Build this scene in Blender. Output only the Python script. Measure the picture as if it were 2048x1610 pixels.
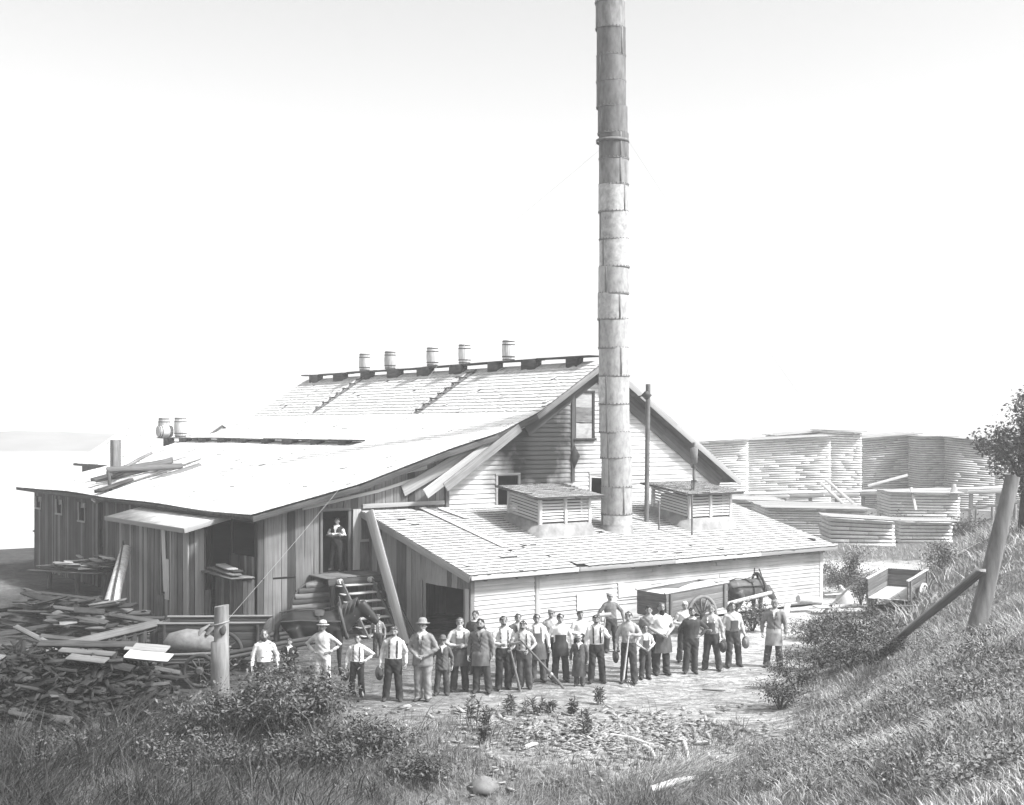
import bpy, math, random
import numpy as np
from mathutils import Vector, Matrix

for o in list(bpy.data.objects):
    bpy.data.objects.remove(o, do_unlink=True)
SC = bpy.context.scene
COL = SC.collection
R = math.radians
random.seed(7)
rng = np.random.default_rng(11)

# ------------------------------------------------------------------ camera, sky, sun, exposure
F, HY, CH = 2600.0, 858.0, 6.4            # focal length in photo pixels, horizon row, camera height in metres
cam_d = bpy.data.cameras.new('camera'); cam = bpy.data.objects.new('camera', cam_d); COL.objects.link(cam)
cam.location = (0, 0, CH); cam.rotation_euler = (R(90), 0, 0)
cam_d.sensor_width = 36.0; cam_d.lens = 36.0 * F / 2048.0; cam_d.shift_y = (HY - 805.0) / 2048.0
cam_d.clip_start = 0.1; cam_d.clip_end = 6000
SC.camera = cam

SUN_AZ = (0.93, -0.37)                     # horizontal direction towards the sun
SUN_EL = R(47)
world = bpy.data.worlds.new('World'); SC.world = world; world.use_nodes = True
nt = world.node_tree; nt.nodes.clear()
sky = nt.nodes.new('ShaderNodeTexSky'); sky.sky_type = 'NISHITA'; sky.sun_disc = False
sky.sun_elevation = SUN_EL; sky.sun_rotation = math.atan2(SUN_AZ[0], SUN_AZ[1])
sky.dust_density = 3.0; sky.air_density = 1.0; sky.ozone_density = 1.0
bw = nt.nodes.new('ShaderNodeRGBToBW')     # a black-and-white plate: the sky gives neutral light
bg = nt.nodes.new('ShaderNodeBackground'); bg.inputs['Strength'].default_value = 0.15
wo = nt.nodes.new('ShaderNodeOutputWorld')
nt.links.new(sky.outputs[0], bw.inputs[0]); nt.links.new(bw.outputs[0], bg.inputs['Color']); nt.links.new(bg.outputs[0], wo.inputs['Surface'])

sd = bpy.data.lights.new('sun', 'SUN'); sd.energy = 3.0; sd.angle = R(5); sd.color = (1, 1, 1)
sun = bpy.data.objects.new('sun', sd); COL.objects.link(sun)
sdir = Vector((SUN_AZ[0] * math.cos(SUN_EL), SUN_AZ[1] * math.cos(SUN_EL), math.sin(SUN_EL)))
sun.rotation_euler = (-sdir).to_track_quat('-Z', 'Y').to_euler(); sun.location = (60, -30, 70)

vs = SC.view_settings
vs.view_transform = 'Standard'; vs.look = 'None'; vs.gamma = 1.0; vs.use_curve_mapping = False; vs.exposure = 1.25
SC.display_settings.display_device = 'sRGB'
SC.cycles.volume_bounces = 1
SC.cycles.max_bounces = 6; SC.cycles.diffuse_bounces = 3; SC.cycles.transparent_max_bounces = 4
SC.cycles.volume_max_steps = 64
SC.cycles.use_denoising = True

# ------------------------------------------------------------------ helpers
def at(px, py, Y):
    """the point that stands Y metres in front of the camera, seen at photo pixel (px, py)"""
    return Vector(((px - 1024) / F * Y, Y, CH - (py - HY) / F * Y))

MATS = {}
def mat(name, v, var=0.25, scale=(3, 3, 3), rand=0.0, rough=0.85, bump=0.0, attr=False, detail=5.0, stain=0.0, stain_scale=1.2, spec=0.15, metal=0.0):
    if name in MATS: return MATS[name]
    m = bpy.data.materials.new(name); m.use_nodes = True
    n = m.node_tree; ns = n.nodes; ns.clear(); L = n.links.new
    out = ns.new('ShaderNodeOutputMaterial'); p = ns.new('ShaderNodeBsdfPrincipled')
    p.inputs['Roughness'].default_value = rough; p.inputs['Specular IOR Level'].default_value = spec; p.inputs['Metallic'].default_value = metal
    tc = ns.new('ShaderNodeTexCoord'); mp = ns.new('ShaderNodeMapping'); mp.inputs['Scale'].default_value = scale
    oi = ns.new('ShaderNodeObjectInfo')
    off = ns.new('ShaderNodeVectorMath'); off.operation = 'MULTIPLY_ADD'
    off.inputs[1].default_value = (37, 53, 71)
    L(oi.outputs['Random'], off.inputs[0]); L(tc.outputs['Object'], mp.inputs['Vector']); L(mp.outputs[0], off.inputs[2])
    nz = ns.new('ShaderNodeTexNoise'); nz.inputs['Scale'].default_value = 1.0; nz.inputs['Detail'].default_value = detail; nz.inputs['Roughness'].default_value = 0.65
    L(off.outputs[0], nz.inputs['Vector'])
    mr = ns.new('ShaderNodeMapRange'); mr.inputs[1].default_value = 0.3; mr.inputs[2].default_value = 0.7
    mr.inputs[3].default_value = v * (1 - var); mr.inputs[4].default_value = v * (1 + var)
    L(nz.outputs['Fac'], mr.inputs[0]); val = mr.outputs[0]
    def mul(a, b):
        q = ns.new('ShaderNodeMath'); q.operation = 'MULTIPLY'
        for i, s in enumerate((a, b)):
            if hasattr(s, 'is_linked'): L(s, q.inputs[i])
            else: q.inputs[i].default_value = s
        return q.outputs[0]
    if rand:
        q = ns.new('ShaderNodeMapRange'); q.inputs[3].default_value = 1 - rand; q.inputs[4].default_value = 1 + rand
        L(oi.outputs['Random'], q.inputs[0]); val = mul(val, q.outputs[0])
    if stain:
        s2 = ns.new('ShaderNodeTexNoise'); s2.inputs['Scale'].default_value = stain_scale; s2.inputs['Detail'].default_value = 3
        geo = ns.new('ShaderNodeNewGeometry'); L(geo.outputs['Position'], s2.inputs['Vector'])
        q = ns.new('ShaderNodeMapRange'); q.inputs[1].default_value = 0.42; q.inputs[2].default_value = 0.68; q.inputs[3].default_value = 1.0; q.inputs[4].default_value = 1 - stain
        L(s2.outputs['Fac'], q.inputs[0]); val = mul(val, q.outputs[0])
    if attr:
        a = ns.new('ShaderNodeAttribute'); a.attribute_name = 'tone'; val = mul(val, a.outputs['Fac'])
    L(val, p.inputs['Base Color'])
    if bump:
        b = ns.new('ShaderNodeBump'); b.inputs['Strength'].default_value = bump; b.inputs['Distance'].default_value = 0.02
        L(nz.outputs['Fac'], b.inputs['Height']); L(b.outputs[0], p.inputs['Normal'])
    L(p.outputs[0], out.inputs['Surface'])
    MATS[name] = m
    return m

class MB:
    """collects faces; build() makes one mesh object"""
    def __init__(s): s.v = []; s.f = []; s.n = 0
    def add(s, V, Fc, tone=1.0, mi=0):
        V = np.asarray(V, float).reshape(-1, 3); Fc = np.asarray(Fc, int)
        t = np.broadcast_to(np.asarray(tone, float), (len(Fc),))
        s.v.append(V); s.f.append((Fc + s.n, t, np.full(len(Fc), mi))); s.n += len(V)
    def mesh(s, name, mats, smooth=False):
        V = np.concatenate(s.v); me = bpy.data.meshes.new(name)
        loops = np.concatenate([f[0].ravel() for f in s.f]); tot = np.concatenate([np.full(len(f[0]), f[0].shape[1]) for f in s.f])
        me.vertices.add(len(V)); me.vertices.foreach_set('co', V.ravel().astype(np.float32))
        me.loops.add(len(loops)); me.loops.foreach_set('vertex_index', loops.astype(np.int32))
        me.polygons.add(len(tot)); me.polygons.foreach_set('loop_start', np.concatenate([[0], np.cumsum(tot)[:-1]]).astype(np.int32))
        me.polygons.foreach_set('material_index', np.concatenate([f[2] for f in s.f]).astype(np.int32))
        if smooth: me.polygons.foreach_set('use_smooth', np.ones(len(tot), bool))
        a = me.attributes.new('tone', 'FLOAT', 'FACE'); a.data.foreach_set('value', np.concatenate([f[1] for f in s.f]).astype(np.float32))
        for m in (mats if isinstance(mats, (list, tuple)) else [mats]): me.materials.append(m)
        me.update(calc_edges=True); me.validate()
        return me

def tag(o, label=None, cat=None, group=None, kind=None):
    if label: o['label'] = label
    if cat: o['category'] = cat
    if group: o['group'] = group
    if kind or cat: o['kind'] = kind or 'thing'
    return o
def link(name, me, parent=None, M=None, **k):
    o = bpy.data.objects.new(name, me); COL.objects.link(o)
    if parent: o.parent = parent
    if M is not None: o.matrix_local = M
    return tag(o, **k)
def empty(name, loc=(0, 0, 0), rz=0, **k):
    o = bpy.data.objects.new(name, None); COL.objects.link(o); o.empty_display_size = 0.1
    o.location = loc; o.rotation_euler = (0, 0, rz)
    return tag(o, **k)
def out(name, mb, mats, parent=None, smooth=False, M=None, **k):
    return link(name, mb.mesh(name, mats, smooth), parent, M, **k)

BOXF = np.array([(0, 3, 2, 1), (4, 5, 6, 7), (0, 1, 5, 4), (1, 2, 6, 5), (2, 3, 7, 6), (3, 0, 4, 7)])
def hexa(mb, P, tone=1.0, mi=0): mb.add(P, BOXF, tone, mi)      # 8 corners: bottom ring, top ring
def box(mb, c, s, rz=0.0, tone=1.0, mi=0):
    x, y, z = s[0] / 2, s[1] / 2, s[2] / 2
    P = np.array([(-x, -y, -z), (x, -y, -z), (x, y, -z), (-x, y, -z), (-x, -y, z), (x, -y, z), (x, y, z), (-x, y, z)])
    if rz:
        c_, s_ = math.cos(rz), math.sin(rz); P = P @ np.array([(c_, s_, 0), (-s_, c_, 0), (0, 0, 1)])
    mb.add(P + np.array(c, float), BOXF, tone, mi)
def frame(a, b, up=(0, 0, 1)):
    a, b = Vector(a), Vector(b); d = (b - a); l = d.length; d.normalize()
    up = Vector(up)
    if abs(d.dot(up.normalized())) > 0.98: up = Vector((0, 1, 0)) if abs(d.y) < 0.9 else Vector((1, 0, 0))
    s = d.cross(up).normalized(); n = s.cross(d).normalized()
    return d, s, n, l
def beam(mb, a, b, w, h, up=(0, 0, 1), tone=1.0, mi=0):
    d, s, n, l = frame(a, b, up); a = np.array(a, float); b = np.array(b, float); s = np.array(s) * w / 2; n = np.array(n) * h / 2
    hexa(mb, [a - s - n, b - s - n, b + s - n, a + s - n, a - s + n, b - s + n, b + s + n, a + s + n], tone, mi)
def tube(mb, pts, rad, seg=8, up=(0, 0, 1), cap=True, tone=1.0, mi=0):
    pts = [Vector(p) for p in pts]; n = len(pts); rings = []
    for i, p in enumerate(pts):
        d = (pts[min(i + 1, n - 1)] - pts[max(i - 1, 0)]).normalized()
        u = Vector(up)
        if abs(d.dot(u)) > 0.97: u = Vector((0, 1, 0))
        s = d.cross(u).normalized(); q = s.cross(d).normalized()
        r = rad[i] if isinstance(rad, (list, tuple)) else rad
        ra, rb = r if isinstance(r, (list, tuple)) else (r, r)
        rings.append([p + s * (ra * math.cos(2 * math.pi * k / seg)) + q * (rb * math.sin(2 * math.pi * k / seg)) for k in range(seg)])
    V = [v for r in rings for v in r]
    Q = [(i * seg + k, i * seg + (k + 1) % seg, (i + 1) * seg + (k + 1) % seg, (i + 1) * seg + k) for i in range(n - 1) for k in range(seg)]
    base = mb.n
    mb.add(V, Q, tone, mi)
    if cap:
        for i, flip in ((0, True), (n - 1, False)):
            mb.add([pts[i]] + rings[i], [(0, 1 + (k + 1) % seg, 1 + k) if flip else (0, 1 + k, 1 + (k + 1) % seg) for k in range(seg)], tone, mi)
def lathe(mb, prof, seg=24, M=None, tone=1.0, mi=0, cap=True):
    V = [(r * math.cos(2 * math.pi * k / seg), r * math.sin(2 * math.pi * k / seg), z) for z, r in prof for k in range(seg)]
    if M is not None: V = [M @ Vector(v) for v in V]
    Q = [(i * seg + k, i * seg + (k + 1) % seg, (i + 1) * seg + (k + 1) % seg, (i + 1) * seg + k) for i in range(len(prof) - 1) for k in range(seg)]
    mb.add(V, Q, tone, mi)
    if cap:
        for i, flip in ((0, True), (len(prof) - 1, False)):
            c = Vector((0, 0, prof[i][0])); c = M @ c if M is not None else c
            ring = V[i * seg:(i + 1) * seg]
            mb.add([c] + list(ring), [(0, 1 + (k + 1) % seg, 1 + k) if flip else (0, 1 + k, 1 + (k + 1) % seg) for k in range(seg)], tone, mi)

# a board is a unit piece (x along, y across, z thick), slightly warped, shared by every board of a material
BOARDS = {}
def board_mesh(m):
    if m.name not in BOARDS:
        lst = []
        for q in range(5):
            r = random.Random(q * 13 + 5); mb = MB(); N = 3
            V = []
            for i in range(N + 1):
                x = -0.5 + i / N; w0 = r.uniform(-.04, .02); w1 = r.uniform(-.02, .04); dz = r.uniform(-.18, .18) if 0 < i < N else 0
                e0, e1 = (r.uniform(-.006, .006), r.uniform(-.006, .006)) if i in (0, N) else (0, 0)
                V += [(x + e0, -.5 + w0, -.5 + dz), (x + e1, .5 + w1, -.5 + dz), (x + e1, .5 + w1, .5 + dz), (x + e0, -.5 + w0, .5 + dz)]
            Q = [(0, 1, 2, 3), (4 * N + 3, 4 * N + 2, 4 * N + 1, 4 * N)]
            for i in range(N):
                for k in range(4): Q.append((4 * i + (k + 1) % 4, 4 * i + k, 4 * i + 4 + k, 4 * i + 4 + (k + 1) % 4))
            mb.add(V, Q); lst.append(mb.mesh('board', m))
        BOARDS[m.name] = lst
    return BOARDS[m.name]
def board(a, b, w, t, m, parent=None, up=(0, 0, 1), name='plank', **k):
    """board from a to b, w wide, t thick; up = the direction its broad face looks"""
    d, s, n, l = frame(a, b, up)
    M = Matrix(((d.x * l, s.x * w, n.x * t, (a[0] + b[0]) / 2), (d.y * l, s.y * w, n.y * t, (a[1] + b[1]) / 2), (d.z * l, s.z * w, n.z * t, (a[2] + b[2]) / 2), (0, 0, 0, 1)))
    return link(name, random.choice(board_mesh(m)), parent, M, **k)

# grey wood and other materials (a black-and-white photograph: every colour is a grey)
M_OLD = mat('old_board', 0.065, 0.5, (2.2, 7, 2), rand=0.28, bump=0.4, stain=0.35)
M_MID = mat('weathered_board', 0.155, 0.42, (2.2, 7, 2), rand=0.3, bump=0.4, stain=0.25)
M_NEW = mat('pale_board', 0.3, 0.22, (2.2, 6, 2), rand=0.22, bump=0.3)
M_WHITE = mat('whitewashed_board', 0.52, 0.16, (2.5, 5, 2), rand=0.12, bump=0.3, stain=.3)
M_LIGHT = mat('sawn_board', 0.48, 0.22, (2.5, 6, 2), rand=0.15, bump=0.2)
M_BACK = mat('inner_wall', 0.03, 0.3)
M_SHINGLE = mat('shingle', 0.74, 0.12, (5, 5, 5), attr=True)
M_SHINGLE_U = mat('shingle_ridge', 0.58, 0.15, (5, 5, 5), attr=True)
M_SHINGLE_D = mat('shingle_old', 0.42, 0.2, (5, 5, 5), attr=True)
M_IRON = mat('dark_iron', 0.06, 0.3, rough=0.6)
M_BARK = mat('bark', 0.035, 0.6, (6, 6, 6), rand=0.4, bump=0.6)
M_LOG = mat('peeled_log', 0.5, 0.35, (1.5, 9, 9), rand=0.1, bump=0.3)
# ------------------------------------------------------------------ ground, lake, far shore
def sstep(a, b, x): t = np.clip((x - a) / (b - a), 0, 1); return t * t * (3 - 2 * t)
def wob(x, y): return (np.sin(x * 1.3 + 1.7 * np.sin(y * .7)) + np.sin(y * 1.1 + 2 + 1.3 * np.sin(x * .9))) * 0.5
def bank_d(x, y):
    yb = np.minimum(y, 46.0)
    return .927 * (x - 2.85) - .376 * (yb - 22.7) - np.maximum(y - 46, 0) * .42 + .35 * wob(x * .5, y * .5)
def H(x, y):
    x = np.asarray(x, float); y = np.asarray(y, float)
    d = np.maximum(bank_d(x, y), 0)
    b = .72 * d * d / (d + 2.0); b = 4.7 * np.tanh(b / 4.7)
    f = .26 * np.maximum(20.5 - y, 0); f = f * f / (f + .5)
    z = .5 * (b + f + np.sqrt((b - f) ** 2 + .16)) - .2 * np.exp(-(b + f) * 2)
    z = z + .035 * wob(x, y) + .02 * wob(x * 3.1, y * 2.7)
    z = z + .02 * np.sin(y * 2.6 + .5 * x + wob(x, y)) * ((y > 28) & (y < 42))
    z = z - .5 * np.exp(-(((x + .5) / 1.3) ** 2 + ((y - 23) / .8) ** 2))             # the ditch at the front
    uu = .804 * (x + 1.23) + .595 * (y - 38.1); vv = -.595 * (x + 1.23) + .804 * (y - 38.1)
    lk = np.maximum(sstep(40, 52, vv) * (1 - sstep(5, 26, x - .02 * y)), sstep(19, 25, vv) * sstep(-7, -10, uu))
    z = z * (1 - lk) - 2.6 * lk
    far = sstep(0, 60, x - 45 - .05 * y) * sstep(60, 200, y)
    return z + far * 2.0
def hit(px, py, surf=H, y0=8.0, y1=140.0):
    """where the sight line through a photo pixel meets a surface z = surf(x, y)"""
    Y = np.arange(y0, y1, .02); X = (px - 1024) / F * Y; Z = CH - (py - HY) / F * Y
    ok = np.nonzero(Z <= surf(X, Y))[0]
    i = ok[0] if len(ok) else len(Y) - 1
    return Vector((X[i], Y[i], Z[i]))
def gz(x, y): return float(H(x, y))

def grassy(x, y):
    d = bank_d(x, y)
    g = sstep(.2, 1.4, d)
    g = np.maximum(g, (1 - sstep(26.6, 29.8, y + .5 * wob(x, y) + .12 * np.abs(x - 1))) * (.8 - .6 * np.exp(-(((x - 2.2) / 2.2) ** 2 + ((y - 26.8) / 1.6) ** 2))))
    g = np.maximum(g, sstep(48, 53, y - .1 * x) * sstep(6, 12, x) * .8)
    g = g * (1 - .95 * np.exp(-((y - 60 + .25 * (x - 16)) / 3.6) ** 2) * sstep(10, 14, x))
    return g * (1 - .75 * np.exp(-(((x - 2.0) / 3.2) ** 2 + ((y - 26.5) / 2.6) ** 2)))
gx = np.concatenate([np.linspace(-1600, -60, 26)[:-1], np.linspace(-60, -24, 37)[:-1], np.linspace(-24, 26, 201)[:-1], np.linspace(26, 90, 65)[:-1], np.linspace(90, 1600, 26)])
gy = np.concatenate([np.linspace(-60, 6, 20)[:-1], np.linspace(6, 60, 241)[:-1], np.linspace(60, 130, 71)[:-1], np.linspace(130, 1700, 30)])
GX, GY = np.meshgrid(gx, gy); GZ = H(GX, GY)
mb = MB(); nx, ny = len(gx), len(gy)
idx = np.arange(nx * ny).reshape(ny, nx)
Q = np.stack([idx[:-1, :-1], idx[:-1, 1:], idx[1:, 1:], idx[1:, :-1]], -1).reshape(-1, 4)
cx = (GX[:-1, :-1] + GX[1:, 1:]) / 2; cy = (GY[:-1, :-1] + GY[1:, 1:]) / 2
mb.add(np.stack([GX, GY, GZ], -1), Q)
gm = bpy.data.materials.new('earth'); gm.use_nodes = True
n_ = gm.node_tree; ns = n_.nodes; L = n_.links.new; p_ = ns['Principled BSDF']; p_.inputs['Roughness'].default_value = .95; p_.inputs['Specular IOR Level'].default_value = .05
ge = ns.new('ShaderNodeNewGeometry')
def noise(sc, det, vec=None, dist=0.0):
    a = ns.new('ShaderNodeTexNoise'); a.inputs['Scale'].default_value = sc; a.inputs['Detail'].default_value = det; a.inputs['Distortion'].default_value = dist
    L(vec or ge.outputs['Position'], a.inputs['Vector']); return a.outputs['Fac']
def rmap(s, a, b, c, d):
    q = ns.new('ShaderNodeMapRange'); q.inputs[1].default_value = a; q.inputs[2].default_value = b; q.inputs[3].default_value = c; q.inputs[4].default_value = d
    L(s, q.inputs[0]); return q.outputs[0]
def mth(op, a, b):
    q = ns.new('ShaderNodeMath'); q.operation = op
    for i, s in enumerate((a, b)):
        if hasattr(s, 'is_linked'): L(s, q.inputs[i])
        else: q.inputs[i].default_value = s
    return q.outputs[0]
mpn = ns.new('ShaderNodeMapping'); mpn.inputs['Scale'].default_value = (1.1, 4.2, 1); L(ge.outputs['Position'], mpn.inputs['Vector'])
at_ = ns.new('ShaderNodeAttribute'); at_.attribute_name = 'grass'
at2 = ns.new('ShaderNodeAttribute'); at2.attribute_name = 'sand_flare'
litter = noise(2.2, 9, mpn.outputs[0], .8)
dirt = mth('MULTIPLY', rmap(noise(1.1, 8), .3, .7, .75, 1.2), rmap(litter, .38, .62, .5, 1.22))
dirt = mth('MULTIPLY', dirt, rmap(at2.outputs['Fac'], 0, 1, .06, .5))
turf = rmap(noise(5, 7), .3, .7, .07, .2)
msk = rmap(mth('ADD', at_.outputs['Fac'], mth('MULTIPLY', mth('SUBTRACT', noise(1.6, 6), .5), .9)), .35, .65, 0, 1)
mx = ns.new('ShaderNodeMix'); mx.data_type = 'FLOAT'; L(msk, mx.inputs[0]); L(dirt, mx.inputs[2]); L(turf, mx.inputs[3])
L(mx.outputs[0], p_.inputs['Base Color'])
bp = ns.new('ShaderNodeBump'); bp.inputs['Strength'].default_value = .9; bp.inputs['Distance'].default_value = .1
L(mth('ADD', litter, noise(7, 8)), bp.inputs['Height']); L(bp.outputs[0], p_.inputs['Normal'])
ground = out('ground', mb, gm, smooth=True, kind='structure', label='trampled dirt yard with a grassy bank and lumber yard beyond')
va = ground.data.attributes.new('grass', 'FLOAT', 'POINT'); va.data.foreach_set('value', grassy(GX, GY).ravel().astype(np.float32))
sand_flare = np.clip(.42 + .055 * GX + .12 * wob(GX * .4, GY * .4), .02, 1.0)  # flare at right and yard shade at left painted into the dirt tone
UU, VV_ = .804 * (GX + 1.23) + .595 * (GY - 38.1), -.595 * (GX + 1.23) + .804 * (GY - 38.1)
sand_flare = np.maximum(sand_flare, .55 * sstep(18, 27, VV_) * sstep(-5, -8, UU))
va = ground.data.attributes.new('sand_flare', 'FLOAT', 'POINT'); va.data.foreach_set('value', sand_flare.ravel().astype(np.float32))

mb = MB(); mb.add([(-1600, 60, -1.1), (700, 60, -1.1), (700, 1500, -1.1), (-1600, 1500, -1.1)], [(0, 1, 2, 3)])
wm = mat('lake_water', .3, .1, (.3, .05, 1), rough=.12, spec=.5, bump=.25)
out('water', mb, wm, kind='structure', label='pale still lake behind the mill')
mb = MB()
for (x0, x1, y, hgt, seed) in ((-1400, 120, 430, 11, 1), (-1500, -250, 1250, 20, 2), (150, 1500, 900, 20, 3), (300, 1500, 1250, 22, 4)):
    xs = np.linspace(x0, x1, 90); t = (xs - x0) / (x1 - x0)
    h = hgt * np.sin(np.pi * np.clip(t, 0, 1)) ** .5 * (.7 + .18 * np.sin(xs * .011 + seed) + .1 * np.sin(xs * .037 + 2 * seed) + .06 * np.sin(xs * .13))
    V = np.concatenate([np.stack([xs, xs * 0 + y, xs * 0 - 3], -1), np.stack([xs, xs * 0 + y + 60, h], -1), np.stack([xs, xs * 0 + y + 200, xs * 0 - 3], -1)])
    k = np.arange(89); Qh = np.concatenate([np.stack([k + a * 90, k + 1 + a * 90, k + 1 + (a + 1) * 90, k + (a + 1) * 90], -1) for a in (0, 1)])
    mb.add(V, Qh)
out('hills', mb, mat('far_woods', .08, .5, (.05, .05, .05)), smooth=True, kind='structure', label='low wooded shore across the lake, faint in haze')

# ------------------------------------------------------------------ the mill's own axes: u along its gable front, v back along its ridge
TH = R(36.5); C1 = Vector((-1.23, 38.1, 0)); cu, su = math.cos(TH), math.sin(TH)
def W(u, v, z=0.0): return Vector((C1.x + cu * u - su * v, C1.y + su * u + cu * v, z))
def uv(x, y): dx, dy = x - C1.x, y - C1.y; return cu * dx + su * dy, -su * dx + cu * dy
V0 = 5.95                                              # plane of the gable front
PU = np.array([-4.45, -3.94, -.656, 2.86, 4.9, 6.51, 9.8, 16.95]); PZ = np.array([3.70, 3.82, 4.55, 5.66, 6.2, 6.87, 8.92, 4.32])
def Zr(u): return np.interp(u, PU, PZ)                 # mill roof surface over the gable front
def Za(v): return 2.25 + .25 * np.asarray(v)           # boiler house roof
def mill_surf(x, y): u, v = uv(x, y); return np.where((u > -4.5) & (u < 9.8) & (v > 5.5) & (v < 31), Zr(u), -9)
def annex_surf(x, y): u, v = uv(x, y); return np.where((u > -.3) & (u < 16) & (v > -.4) & (v < 6), Za(v), -9)

def shingles(mb, P, n_down, L, course, wid, dark=.55, seed=0, rag=.012, skip=None, thick=.018):
    """P(a, d): points on the roof, a along the eave, d down the slope from the top; rows of single shingles"""
    r = np.random.default_rng(seed); rows = int(n_down / course)
    for i in range(rows):
        d1 = n_down - i * course; n = max(3, int(L / wid)); e = np.sort(r.uniform(0, L, n - 1)) * .35 + np.linspace(0, L, n + 1)[1:-1] * .65
        e = np.concatenate([[0], e, [L]]); a0, a1 = e[:-1] + .004, e[1:] - .004
        jb = d1 + r.normal(0, rag, n); jt = np.full(n, max(d1 - course * 1.6, 0)); lift = thick + r.uniform(0, .006, n) + (r.random(n) < .012) * r.uniform(.01, .04, n)
        if skip is not None:
            k = ~skip(np.array((a0 + a1) / 2), np.full(n, d1), r); a0, a1, jb, jt, lift = a0[k], a1[k], jb[k], jt[k], lift[k]; n = len(a0)
            if n == 0: continue
        A = np.array([P(x, y) for x, y in zip(a0, jt)]); B = np.array([P(x, y) for x, y in zip(a1, jt)])
        C = np.array([P(x, y) for x, y in zip(a1, jb)]); D = np.array([P(x, y) for x, y in zip(a0, jb)])
        up = np.array([0, 0, 1.0]); l = lift[:, None] * up
        V = np.stack([A, B, C + l, D + l, C, D], 1).reshape(-1, 3); k = np.arange(n)[:, None] * 6
        t = r.uniform(.92, 1.05, n) * (1 - .25 * (r.random(n) < .03)) * r.uniform(.96, 1.03)
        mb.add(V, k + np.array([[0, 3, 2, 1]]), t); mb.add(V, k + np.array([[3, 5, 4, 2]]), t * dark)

def panel(mb, cut, top, openings, plane):
    """a solid backing wall behind the boards: columns between cut lines, open at the openings (a0, a1, z0, z1)"""
    cs = sorted(set(list(cut) + [q for o in openings for q in o[:2]]))
    for a, b in zip(cs[:-1], cs[1:]):
        zs = [(0.0, None)]
        for o in openings:
            if o[0] <= a + 1e-6 and b <= o[1] + 1e-6: zs = [(0.0, o[2]), (o[3], None)] if o[2] > 0.02 else [(o[3], None)]
        for z0, z1 in zs:
            ta, tb = (z1, z1) if z1 is not None else (top(a), top(b))
            if min(ta, tb) <= z0: continue
            P = [plane(a, z0, 0), plane(b, z0, 0), plane(b, z0, .1), plane(a, z0, .1), plane(a, ta, 0), plane(b, tb, 0), plane(b, tb, .1), plane(a, ta, .1)]
            hexa(mb, P)

# ------------------------------------------------------------------ saw mill
mill = empty('sawmill', C1, TH, label='large weathered saw mill with long shingled roof and clapboard gable', cat='mill building')
U_L, U_C, U_R, V_E = -3.94, 3.1, 16.3, 29.25
door_o = (-1.68, -.74, 1.77, 3.74); side_o = (-.45, .0, 1.77, 3.6); attic_o = (8.8, 9.62, 6.05, 7.75)
front_open = [door_o, (2.95 + 2.3, 6.15, 3.6, 4.75), (9.55, 10.3, 3.9, 4.7), (-2.75, -2.45, .25, 1.25)]
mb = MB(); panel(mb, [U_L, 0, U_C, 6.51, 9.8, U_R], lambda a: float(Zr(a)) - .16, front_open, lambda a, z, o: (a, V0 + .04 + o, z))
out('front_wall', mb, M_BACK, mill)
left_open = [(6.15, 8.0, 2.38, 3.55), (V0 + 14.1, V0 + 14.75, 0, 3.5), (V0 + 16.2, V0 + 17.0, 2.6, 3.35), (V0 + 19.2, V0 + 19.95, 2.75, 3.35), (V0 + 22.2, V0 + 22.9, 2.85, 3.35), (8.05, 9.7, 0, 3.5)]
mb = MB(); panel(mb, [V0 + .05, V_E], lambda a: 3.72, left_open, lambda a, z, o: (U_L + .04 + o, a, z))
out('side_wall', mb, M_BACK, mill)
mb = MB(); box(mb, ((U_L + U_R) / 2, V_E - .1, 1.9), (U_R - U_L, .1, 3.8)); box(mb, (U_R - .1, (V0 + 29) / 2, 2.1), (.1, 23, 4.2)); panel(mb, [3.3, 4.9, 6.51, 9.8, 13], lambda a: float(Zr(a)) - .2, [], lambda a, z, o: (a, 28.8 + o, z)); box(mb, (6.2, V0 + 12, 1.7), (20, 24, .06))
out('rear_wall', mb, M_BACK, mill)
# vertical boards
def vboards(parent, a0, a1, plane, nrm, top, openings, m, wmin, wmax, zb=.05, t=.025, seed=0, gap=.02, miss=0.0):
    r = random.Random(seed); a = a0
    while a < a1 - .03:
        w = min(r.uniform(wmin, wmax), a1 - a); c = a + w / 2
        spans = [(zb + r.uniform(-.03, .06), float(top(c)) - r.uniform(.0, .03))]
        for o in openings:
            if o[0] < c < o[1]:
                s2 = []
                for z0, z1 in spans:
                    if o[2] > z0 + .05: s2.append((z0, min(o[2], z1)))
                    if o[3] < z1 - .05: s2.append((max(o[3], z0), z1))
                spans = s2
        off = r.uniform(-.006, .012) + t / 2
        if r.random() >= miss:
            for z0, z1 in spans:
                if z1 - z0 > .08:
                    tl = r.uniform(-.012, .012)
                    board(plane(c - tl, z0, off), plane(c + tl, z1, off), w - gap, t, m if not isinstance(m, (list, tuple)) else r.choice(m), parent, up=nrm)
        a += w
fp = lambda a, z, o: Vector((a, V0 + .03 - o, z))
vboards(mill, U_L, U_C, fp, (0, -1, 0), lambda a: Zr(a) - .18, front_open, [M_MID, M_MID, M_MID, M_OLD], .2, .34, seed=1)
lp = lambda a, z, o: Vector((U_L + .03 - o, a, z))
vboards(mill, V0 + .03, V_E, lp, (-1, 0, 0), lambda a: 3.68, left_open, [M_OLD, M_OLD, M_OLD, M_OLD, M_MID], .13, .24, seed=2, gap=.025)
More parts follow.
